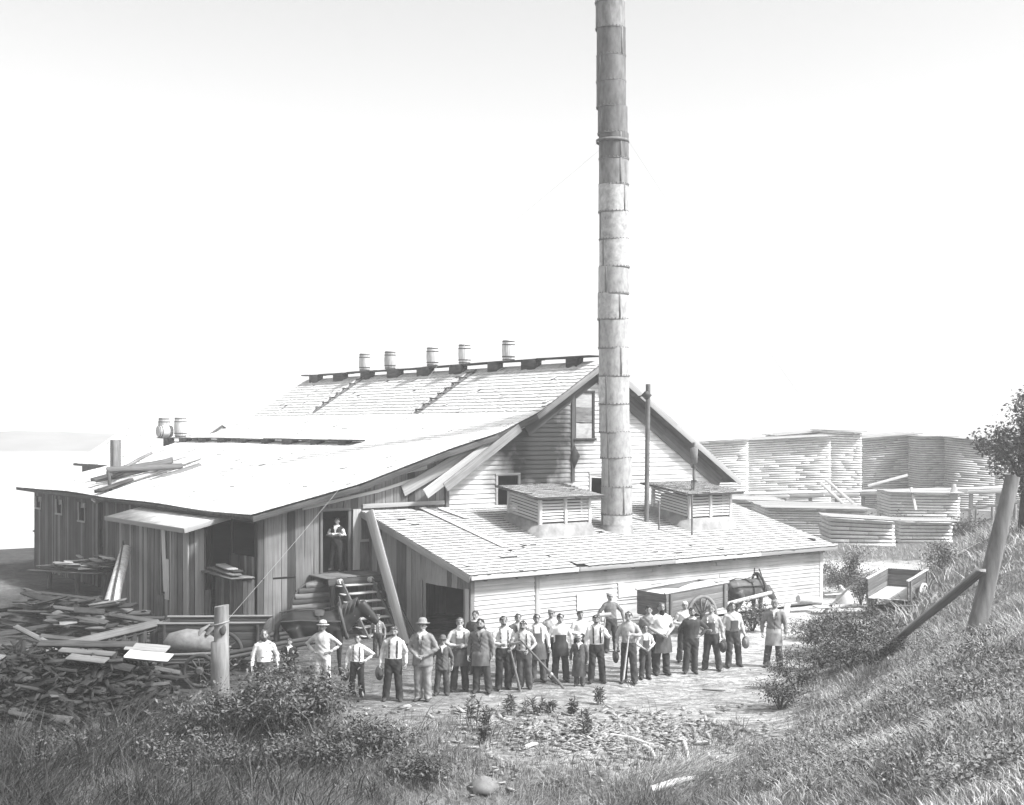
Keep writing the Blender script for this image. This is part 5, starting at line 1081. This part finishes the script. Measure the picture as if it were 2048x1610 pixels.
    def finish(V, Fq):
        C = V[Fq].mean(1); n = len(C); mi = np.full(n, 4 if top != 'shirt' else 1)
        x, y, z = C.T
        mi[z < (1.0 if top != 'jacket' else .79)] = 2; mi[z < .075] = 3
        dl = [seg_d(C, arms[s][0], arms[s][1]) for s in (-1, 1)]; df = [seg_d(C, arms[s][1], arms[s][2]) for s in (-1, 1)]
        ts = (np.sqrt((x / (np.interp(z, TZ, TX) * fat)) ** 2 + (y / (np.interp(z, TZ, TY) * fat)) ** 2) - 1) * .12
        for k in (0, 1):
            up = (dl[k][0] - .06 < ts) & (dl[k][0] < .1) & (dl[k][1] > .12); fo = (df[k][0] - .045 < ts + .005) & (df[k][0] < .085) & (z > .8)
            mi[up] = 4 if top == 'jacket' or top == 'sweater' else 1; mi[fo] = 4 if top == 'jacket' or top == 'sweater' else 1; mi[fo & (df[k][1] > sleeve)] = 0
            if sleeve < 0: mi[up & (dl[k][1] > .55)] = 0
        hd = (z > 1.462) & (np.abs(x) < .12); mi[hd] = 0; mi[(z > 1.445) & (z < 1.475) & (np.abs(x) < .1)] = 6 if top != 'shirt' else 1
        if top in ('jacket', 'vest'): mi[(y < 0) & (z > 1.2) & (z <= 1.46) & (np.abs(x) < (z - 1.2) * .27) & (mi == 4)] = 6
        fn = np.cross(V[Fq[:, 1]] - V[Fq[:, 0]], V[Fq[:, 2]] - V[Fq[:, 0]]); N_ = np.zeros_like(V); wt = np.zeros(len(V))
        for q in range(4): np.add.at(N_, Fq[:, q], fn); np.add.at(wt, Fq[:, q], ((mi != 0) & (mi != 3)) * .25)
        N_ /= np.maximum(np.linalg.norm(N_, axis=1), 1e-9)[:, None]; ph = px * .37; vx, vy, vz = V.T
        fold = np.sin(vx * 42 + 7 * np.sin(vz * 6.3 + ph) + 11 * vz + 9 * vy) * np.sin(vz * 13 + ph + 5 * vx) + .7 * np.sin(vz * 31 + 26 * vx * np.sin(ph * 1.3) + 8 * vy + ph) * np.sin(vx * 17 - vz * 8 + ph * 2)
        V = V + N_ * (fold * .0058 * np.minimum(wt, 1))[:, None]
        m2 = MB(); m2.add(V, Fq); m2.f[-1] = (m2.f[-1][0], m2.f[-1][1], mi)
        for s in (-1, 1):
            hm_ = MB(); sh, el, wr = arms[s]; fore = Vector(wr) - Vector(el); hand_mesh(hm_, wr, fore, s)
            off = m2.n
            for vv in hm_.v: m2.v.append(vv)
            for f in hm_.f: m2.f.append((f[0] + off, f[1], np.zeros(len(f[0]), int)))
            m2.n += hm_.n
            tube(m2, [(s * .018, -.088, 1.617), (s * .032, -.0905, 1.619), (s * .046, -.082, 1.616)], [(.004, .005), (.008, .0075), (.004, .005)], 6, up=(0, 0, 1), mi=5)
        tube(m2, [(-.024, -.088, 1.533), (0, -.092, 1.534), (.024, -.088, 1.533)], .006, 5, mi=5)
        for s in (-1, 1): tube(m2, [(s * .014, -.092, 1.637), (s * .034, -.094, 1.642), (s * .052, -.082, 1.638)], .0045, 5, mi=5)
        return m2
    body = remesh_later('body', mb, mats, e, .0165, finish, 2); body['mats'] = 1
    PEOPLE.append(e)
    # hair, beard, hat, clothing pieces
    def shell(name, c, r, keep, m, seg=20, rings=14):
        V = [(c[0] + r[0] * math.sin(p) * math.cos(t), c[1] + r[1] * math.sin(p) * math.sin(t), c[2] + r[2] * math.cos(p)) for p in [math.pi * i / rings for i in range(rings + 1)] for t in [2 * math.pi * k / seg for k in range(seg)]]
        Q = [(i * seg + k, (i + 1) * seg + k, (i + 1) * seg + (k + 1) % seg, i * seg + (k + 1) % seg) for i in range(rings) for k in range(seg)]
        VV = np.array(V); VV = VV + .007 * np.sin(VV[:, [1, 2, 0]] * 70 + px) + .004 * np.sin(VV[:, [2, 0, 1]] * 140 + px); V = VV; C = VV[np.array(Q)].mean(1); Q = [q for q, cc in zip(Q, C) if keep(cc)]; mbx = MB(); mbx.add(V, Q); return out(name, mbx, m, e, smooth=True)
    if hair is not None: shell('hair', (0, .014, 1.632), (.089, .112, .104), lambda c: (c[2] > 1.662 and c[1] > -.092) or (c[1] > -.02 and c[2] > 1.63) or (c[1] > .03 and c[2] > 1.56), hair_m(hair))
    if beard is not None:
        l, v = beard; shell('beard', (0, -.045, 1.53 - l / 2), (.068, .062, .055 + l / 2), lambda c: c[2] < 1.553 and c[1] < -.01, hair_m(v)); tache = v if tache is None else tache
    if tache is not None: mbx = MB(); tube(mbx, [(-.045, -.088, 1.542), (-.018, -.105, 1.552), (.018, -.105, 1.552), (.045, -.088, 1.542)], [.009, .017, .017, .009], 6); out('moustache', mbx, hair_m(tache), e, smooth=True)
    if hat:
        kind = hat; mbx = MB(); M = Matrix.Translation((0, .012, 1.668)) @ Matrix.Rotation(R(-6), 4, 'X') @ Matrix.Diagonal((.93, 1.12, 1, 1))
        prof = {'bowler': [(-.005, .158), (.004, .162), (.008, .1), (.05, .098), (.09, .086), (.115, .055), (.122, .0)], 'straw': [(-.004, .19), (.006, .192), (.01, .1), (.06, .099), (.1, .092), (.105, .0)], 'cap': [(.0, .088), (.005, .098), (.04, .108), (.065, .09), (.075, 0)], 'felt': [(-.012, .185), (.004, .19), (.012, .1), (.07, .094), (.11, .075), (.105, .03), (.1, .0)]}[kind]
        lathe(mbx, prof, 22, M, cap=False)
        if kind == 'cap': tube(mbx, [(-.06, -.09, 1.675), (0, -.15, 1.665), (.06, -.09, 1.675)], [.012, .022, .012], 6)
        ho = out('hat', mbx, cloth(hatv if not isinstance(hatv, tuple) else hatv[0]), e, smooth=True)
        if isinstance(hatv, tuple): mbx = MB(); lathe(mbx, [(.009, .104), (.04, .104)], 22, M, cap=False); lathe(mbx, [(-.007, .19), (-.006, .1)], 22, M, cap=False); out('hat_band', mbx, cloth(hatv[1]), ho)
    def ribbon(name, pts, w, m, parent=e):
        mbx = MB()
        for a, b in zip(pts[:-1], pts[1:]): beam(mbx, a, b, w, .008, up=(0, -1, 0))
        return out(name, mbx, m, parent)
    if top == 'jacket': ribbon('lapel', [(.012, surf_y(.0, zz, fat) - (.018 if zz > 1.0 else .03), zz) for zz in (1.22, 1.1, .98, .86, .8)], .012, cloth(jacket * .35)); [ribbon('lapel', [(s * .055, surf_y(.05, 1.41, fat) - .012, 1.43), (s * .04, surf_y(.04, 1.33, fat) - .016, 1.33), (s * .01, surf_y(.01, 1.22, fat) - .018, 1.21)], .03, cloth(jacket * .6)) for s in (-1, 1)]
    if braces is not None:
        for s in (-1, 1): ribbon('suspender', [(s * .085, .0, 1.465)] + [(s * (.088 - .0 * k), surf_y(s * .088, zz, fat) - .014, zz) for k, zz in enumerate((1.4, 1.32, 1.22, 1.12, 1.02))], .034, cloth(braces))
    def sheet(name, z1, z0_, hw, m, k=1.12, flare=0.0):
        nz, nx = 10, 8; V = []
        for i in range(nz + 1):
            z = z1 + (z0_ - z1) * i / nz; w = hw * (1 if z < 1.05 else .82) + flare * max(0, 1.0 - z)
            for j in range(nx + 1):
                x = w * (2 * j / nx - 1); yy = surf_y(min(max(x, -.17), .17), max(z, .92), k * fat) - .014 - .012 * math.sin(j * 2.1 + i * .6) * (z < 1) - (.02 if z < .95 else 0); V.append((x, yy, z))
        mbx = MB(); mbx.add(V, [(i * (nx + 1) + j, i * (nx + 1) + j + 1, (i + 1) * (nx + 1) + j + 1, (i + 1) * (nx + 1) + j) for i in range(nz) for j in range(nx)]); return out(name, mbx, m, e, smooth=True)
    if bib is not None: sheet('bib', 1.27, .98, .13, cloth(bib), 1.1)
    if apron is not None: sheet('apron', apron[1], apron[2], .17, cloth(apron[0]), 1.13, .12)
    return e
def hand_at(e, side, ps, extra=.08):
    el, wr = POSE[ps] if isinstance(ps, str) else ps; bpy.context.view_layer.update()
    w, q = Vector((side * wr[0], wr[1], wr[2])), Vector((side * el[0], el[1], el[2])); return e.matrix_world @ (w + (w - q).normalized() * extra)
def held_hat(e, side, ps, label, v=.05):
    p = hand_at(e, side, ps, .14); mb = MB(); lathe(mb, [(-.004, .155), (.005, .157), (.008, .09), (.04, .088), (.065, .07), (.075, .03), (.072, 0)], 20, Matrix.Rotation(R(-50 * side), 4, 'Z') @ Matrix.Rotation(R(84), 4, 'X') @ Matrix.Diagonal((.85, 1.1, 1, 1)), cap=False)
    o = out('held_hat', mb, cloth(v), label=label, cat='hat', group='hats held in hand', smooth=True); o.location = p + Vector((0, -.03, -.08))

G2 = None
person(531, 1260, 'bearded man in white shirt half hidden by the big bush', D=30.4, shirt=.82, beard=(.02, .2), hair=.2, stance=.1)
person(577, 1277, 'small boy in dark jacket with white shirt front behind the bush', D=32.0, top='jacket', jacket=.04, legs=.05, L='clasp', R_='clasp', hair=.12)
person(645, 1243, 'man in pale work clothes with banded hat and hands on hips', feet=1382, shirt=.6, legs=.5, L='hip', R_='hip', hat='bowler', hatv=(.7, .05), hair=.1, stance=.1)
a = person(713, 1270, 'youth in white shirt and braces with one hand on hip', feet=1393, shirt=.85, legs=.04, R_='hip', L='down', braces=.12, hair=.1, stance=.1); held_hat(a, -1, 'down', 'dark hat held by the youth in white shirt')
a = person(785, 1253, 'sturdy man in pale shirt with dark braces, foremost in the line', feet=1402, shirt=.68, legs=.04, braces=.07, tache=.12, hair=.15, fat=1.08, stance=.11); held_hat(a, -1, 'down', 'dark hat held low by the foremost man')
person(846, 1239, 'man in grey suit and round hat with hands together', feet=1402, top='jacket', jacket=.2, legs=.24, L='front', R_='front', hat='bowler', hatv=.22, hair=.1, stance=.05, fat=1.05)
person(883, 1272, 'boy in bowler hat and dark clothes beside the suited man', feet=1391, top='jacket', jacket=.1, legs=.07, hat='bowler', hatv=.12, hair=.08, stance=.1)
person(919, 1236, 'old man with long white beard and bib overalls', feet=1382, shirt=.7, legs=.07, bib=.16, apron=(.09, 1.05, .62), beard=(.1, .7), hair=.25, braces=.16, L='belly', R_='belly', stance=.09, fat=1.08)
person(965, 1238, 'moustached man in dark jacket and leather apron', feet=1386, top='jacket', jacket=.14, vneck=.25, legs=.06, apron=(.15, 1.0, .66), tache=.04, hair=.05, stance=.1, beard=(.0, .06))
person(953, 1222, 'dark clad man standing behind by the doorway corner', D=33.9, top='sweater', jacket=.08, legs=.06, hair=.1)
a = person(1007, 1233, 'man in white shirt holding a pole toward the ground', feet=1379, shirt=.75, legs=.05, R_='pole_low', L='belly', braces=.2, tache=.1, hair=.07, stance=.06)
def pole(p0, px, py, r, label, hook=False, name='hand_pole', m=M_MID):
    q = hit(px, py); e = empty(name, q, 0, label=label, cat='pole', group='long tool poles'); d = p0 - q; mb = MB(); tube(mb, [(0, 0, .0), d * .5, d * 1.06], [r * 1.3, r * 1.1, r * .8], 8); out('shaft', mb, m, e, smooth=True)
    if hook: mb = MB(); tube(mb, [d * .32, d * .3 + Vector((-.1, 0, -.02)), d * .12 + Vector((-.1, 0, 0)), d * .06 + Vector((-.02, 0, .02))], [.018, .02, .018, .01], 6); out('hook', mb, M_IRON, e); mb = MB(); tube(mb, [d * .3, d * .345], r * 1.6, 8); out('ferrule', mb, M_NEW, e)
pole(hand_at(a, 1, 'pole_low') + Vector((.0, -.02, .04)), 1041, 1384, .028, 'pole slanting from the man in white shirt to the ground')
a = person(1050, 1242, 'short moustached man in braces gripping a hooked pole', feet=1378, shirt=.42, legs=.09, braces=.1, L='pole', R_='pole_low', tache=.06, hair=.06, sleeve=.15, stance=.06, fat=1.02)
pole(hand_at(a, -1, 'pole') + Vector((.06, -.03, .0)), 1129, 1378, .027, 'hooked pole slanting across the middle of the line', True)
person(1034, 1228, 'man in open dark coat standing behind the pole holders', D=33.5, top='jacket', jacket=.12, vneck=.4, legs=.06, hair=.14)
person(1077, 1229, 'man in white shirt and high bib overalls', feet=1364, shirt=.8, legs=.09, bib=.13, braces=.13, apron=(.12, 1.0, .6), hair=.05, stance=.08)
person(1101, 1218, 'man in pale grey shirt and cap behind the bib overalls', D=34.2, shirt=.5, legs=.07, hat='cap', hatv=.3, hair=.15)
person(1121, 1228, 'dark haired man in white sleeves with open dark apron', feet=1364, shirt=.8, legs=.07, apron=(.06, 1.22, .68), hair=.04, stance=.1, vneck=.8)
a = person(1161, 1222, 'man in white shirt holding a dark hat to his chest', D=33.8, shirt=.82, legs=.06, R_='clasp', L='clasp', hair=.07)
held_hat(a, 1, 'clasp', 'dark hat held at the chest in the second row', .06)
person(1159, 1269, 'small child in long dark coat and light cap', feet=1372, top='jacket', jacket=.09, legs=.08, apron=(.09, 1.0, .35), hat='cap', hatv=.5, hair=.2, stance=.05)
a = person(1194, 1230, 'moustached man in white shirt and braces carrying a hammer', feet=1366, shirt=.82, legs=.05, R_='shoulder', L='down', braces=.06, tache=.06, hair=.06, stance=.1)
p = hand_at(a, 1, 'shoulder', .06); e = empty('sledge_hammer', p, 0, label='pale headed hammer held upright at a man\'s shoulder', cat='hammer'); mb = MB(); tube(mb, [(-.03, -.02, -.3), (.05, -.03, .4)], .018, 8); out('handle', mb, M_LIGHT, e); mb = MB(); tube(mb, [(-.09, -.03, .42), (.19, -.03, .44)], .05, 8); out('hammer_head', mb, M_LIGHT, e)
a = person(1223, 1182, 'man in dark shirt and hat standing behind the line before the cart', D=37.4, shirt=.16, legs=.06, L='out', R_='out', hat='cap', hatv=.6, hair=.2, stance=.1, height=1.72)
a = person(1258, 1224, 'lean man in grey overshirt leaning on a pitchfork', feet=1367, shirt=.32, legs=.06, R_='pole', L='down', hair=.12, stance=.08); held_hat(a, -1, 'down', 'dark hat hanging beside the man with the pitchfork')
p = hand_at(a, 1, 'pole'); q = hit(1245, 1374); e = empty('pitchfork', q, 0, label='long handled pitchfork standing on its tines', cat='pitchfork'); d = p - q; mb = MB(); tube(mb, [d * .12, d * .6, d * 1.05], [.024, .021, .018], 8); out('handle', mb, M_LIGHT, e, smooth=True)
for k in (-1, 0, 1): mb = MB(); tube(mb, [d * .13, d * .09 + Vector((.1 + .05 * k, -.08, .08)), Vector((.22 + .07 * k, -.12, .03))], [.012, .011, .005], 6); out('tine', mb, M_IRON, e)
person(1299, 1212, 'dark haired man in grey shirt behind the bearded man', D=34.6, shirt=.28, legs=.06, hair=.05)
person(1290, 1251, 'boy in white shirt and braces with hands low in front', feet=1358, shirt=.78, legs=.07, braces=.25, bib=.1, L='front', R_='front', hair=.1, sleeve=.55, stance=.06)
person(1323, 1206, 'dark bearded man in white short-sleeved shirt and apron', feet=1350, shirt=.88, legs=.06, apron=(.1, 1.0, .55), L='front', R_='front', sleeve=-1, beard=(.06, .04), hair=.25, stance=.08)
person(1369, 1203, 'bald man in pale shirt at the back near the wheel', D=35.6, shirt=.72, legs=.07, L='belly', R_='down', hair=.55, stance=.1)
person(1380, 1216, 'stout moustached man in dark sweater', feet=1347, top='sweater', jacket=.06, legs=.06, vneck=.6, L='back', R_='hip', tache=.03, hair=.06, fat=1.12, stance=.07)
a = person(1424, 1210, 'smiling man with pale braces beside the cart wheel', feet=1341, shirt=.34, legs=.07, bib=.12, braces=.8, L='belly', R_='down', hair=.35, stance=.14); held_hat(a, 1, 'down', 'dark hat hanging from the smiling man', .1)
a = person(1468, 1205, 'man in pale striped shirt holding a round hat', feet=1334, shirt=.62, legs=.08, bib=.1, hair=.1, stance=.1, tache=.2); held_hat(a, 1, 'down', 'round grey hat held at the knee of the man in striped shirt', .3)
person(1546, 1199, 'man in grey cardigan and short apron standing apart at right', feet=1335, top='jacket', jacket=.2, legs=.09, vneck=.8, apron=(.32, 1.0, .58), hair=.5, tache=.2, stance=.12)
person(756, 1228, 'boy with pale braces and cap beside the stairs', D=36.6, shirt=.2, legs=.06, braces=.7, hat='cap', hatv=.12, hair=.1, stance=.08)
dm = W(-1.05, V0 + .25, 1.77); person(678, 1030, 'man in dark vest with folded white sleeves in the upper doorway', D=dm.y, z0=1.77, height=1.74, top='vest', jacket=.04, shirt=.85, legs=.03, L='fold', R_='fold', hair=.05, skin=.22, group='man in the doorway').location = dm
# board the doorway floor behind him
# evaluate all remeshed bodies at once
bpy.context.view_layer.update(); dg = bpy.context.evaluated_depsgraph_get()
for o, finish in BODIES:
    ev = o.evaluated_get(dg); me = ev.to_mesh(); n = len(me.vertices); V = np.zeros(n * 3, np.float32); me.vertices.foreach_get('co', V); V = V.reshape(-1, 3).astype(float)
    nf = len(me.polygons); lt_ = np.zeros(nf, np.int32); me.polygons.foreach_get('loop_total', lt_); li = np.zeros(len(me.loops), np.int32); me.loops.foreach_get('vertex_index', li); ls = np.zeros(nf, np.int32); me.polygons.foreach_get('loop_start', ls)
    Fq = li[ls[lt_ == 4][:, None] + np.arange(4)]; ev.to_mesh_clear()
    mats = list(o.data.materials); m2 = MB(); m2.add(V, Fq)
    if finish: m2 = finish(V, Fq)
    o.modifiers.clear(); old = o.data; o.data = m2.mesh(o.name, mats, True); bpy.data.meshes.remove(old)
    if 'mats' in o: del o['mats']

# ------------------------------------------------------------------ haze over the lake and yard
mb = MB(); box(mb, (0, 650, 10.5), (3400, 1900, 28.4))
hz = bpy.data.materials.new('haze_air'); hz.use_nodes = True; hn = hz.node_tree; hn.nodes.clear(); ho = hn.nodes.new('ShaderNodeOutputMaterial'); pv = hn.nodes.new('ShaderNodeVolumePrincipled')
pv.inputs['Color'].default_value = (.96, .96, .96, 1); pv.inputs['Density'].default_value = .0013; pv.inputs['Anisotropy'].default_value = 0.0
hn.links.new(pv.outputs[0], ho.inputs['Volume'])
out('haze', mb, hz, label='pale summer haze over the whole place', kind='stuff')
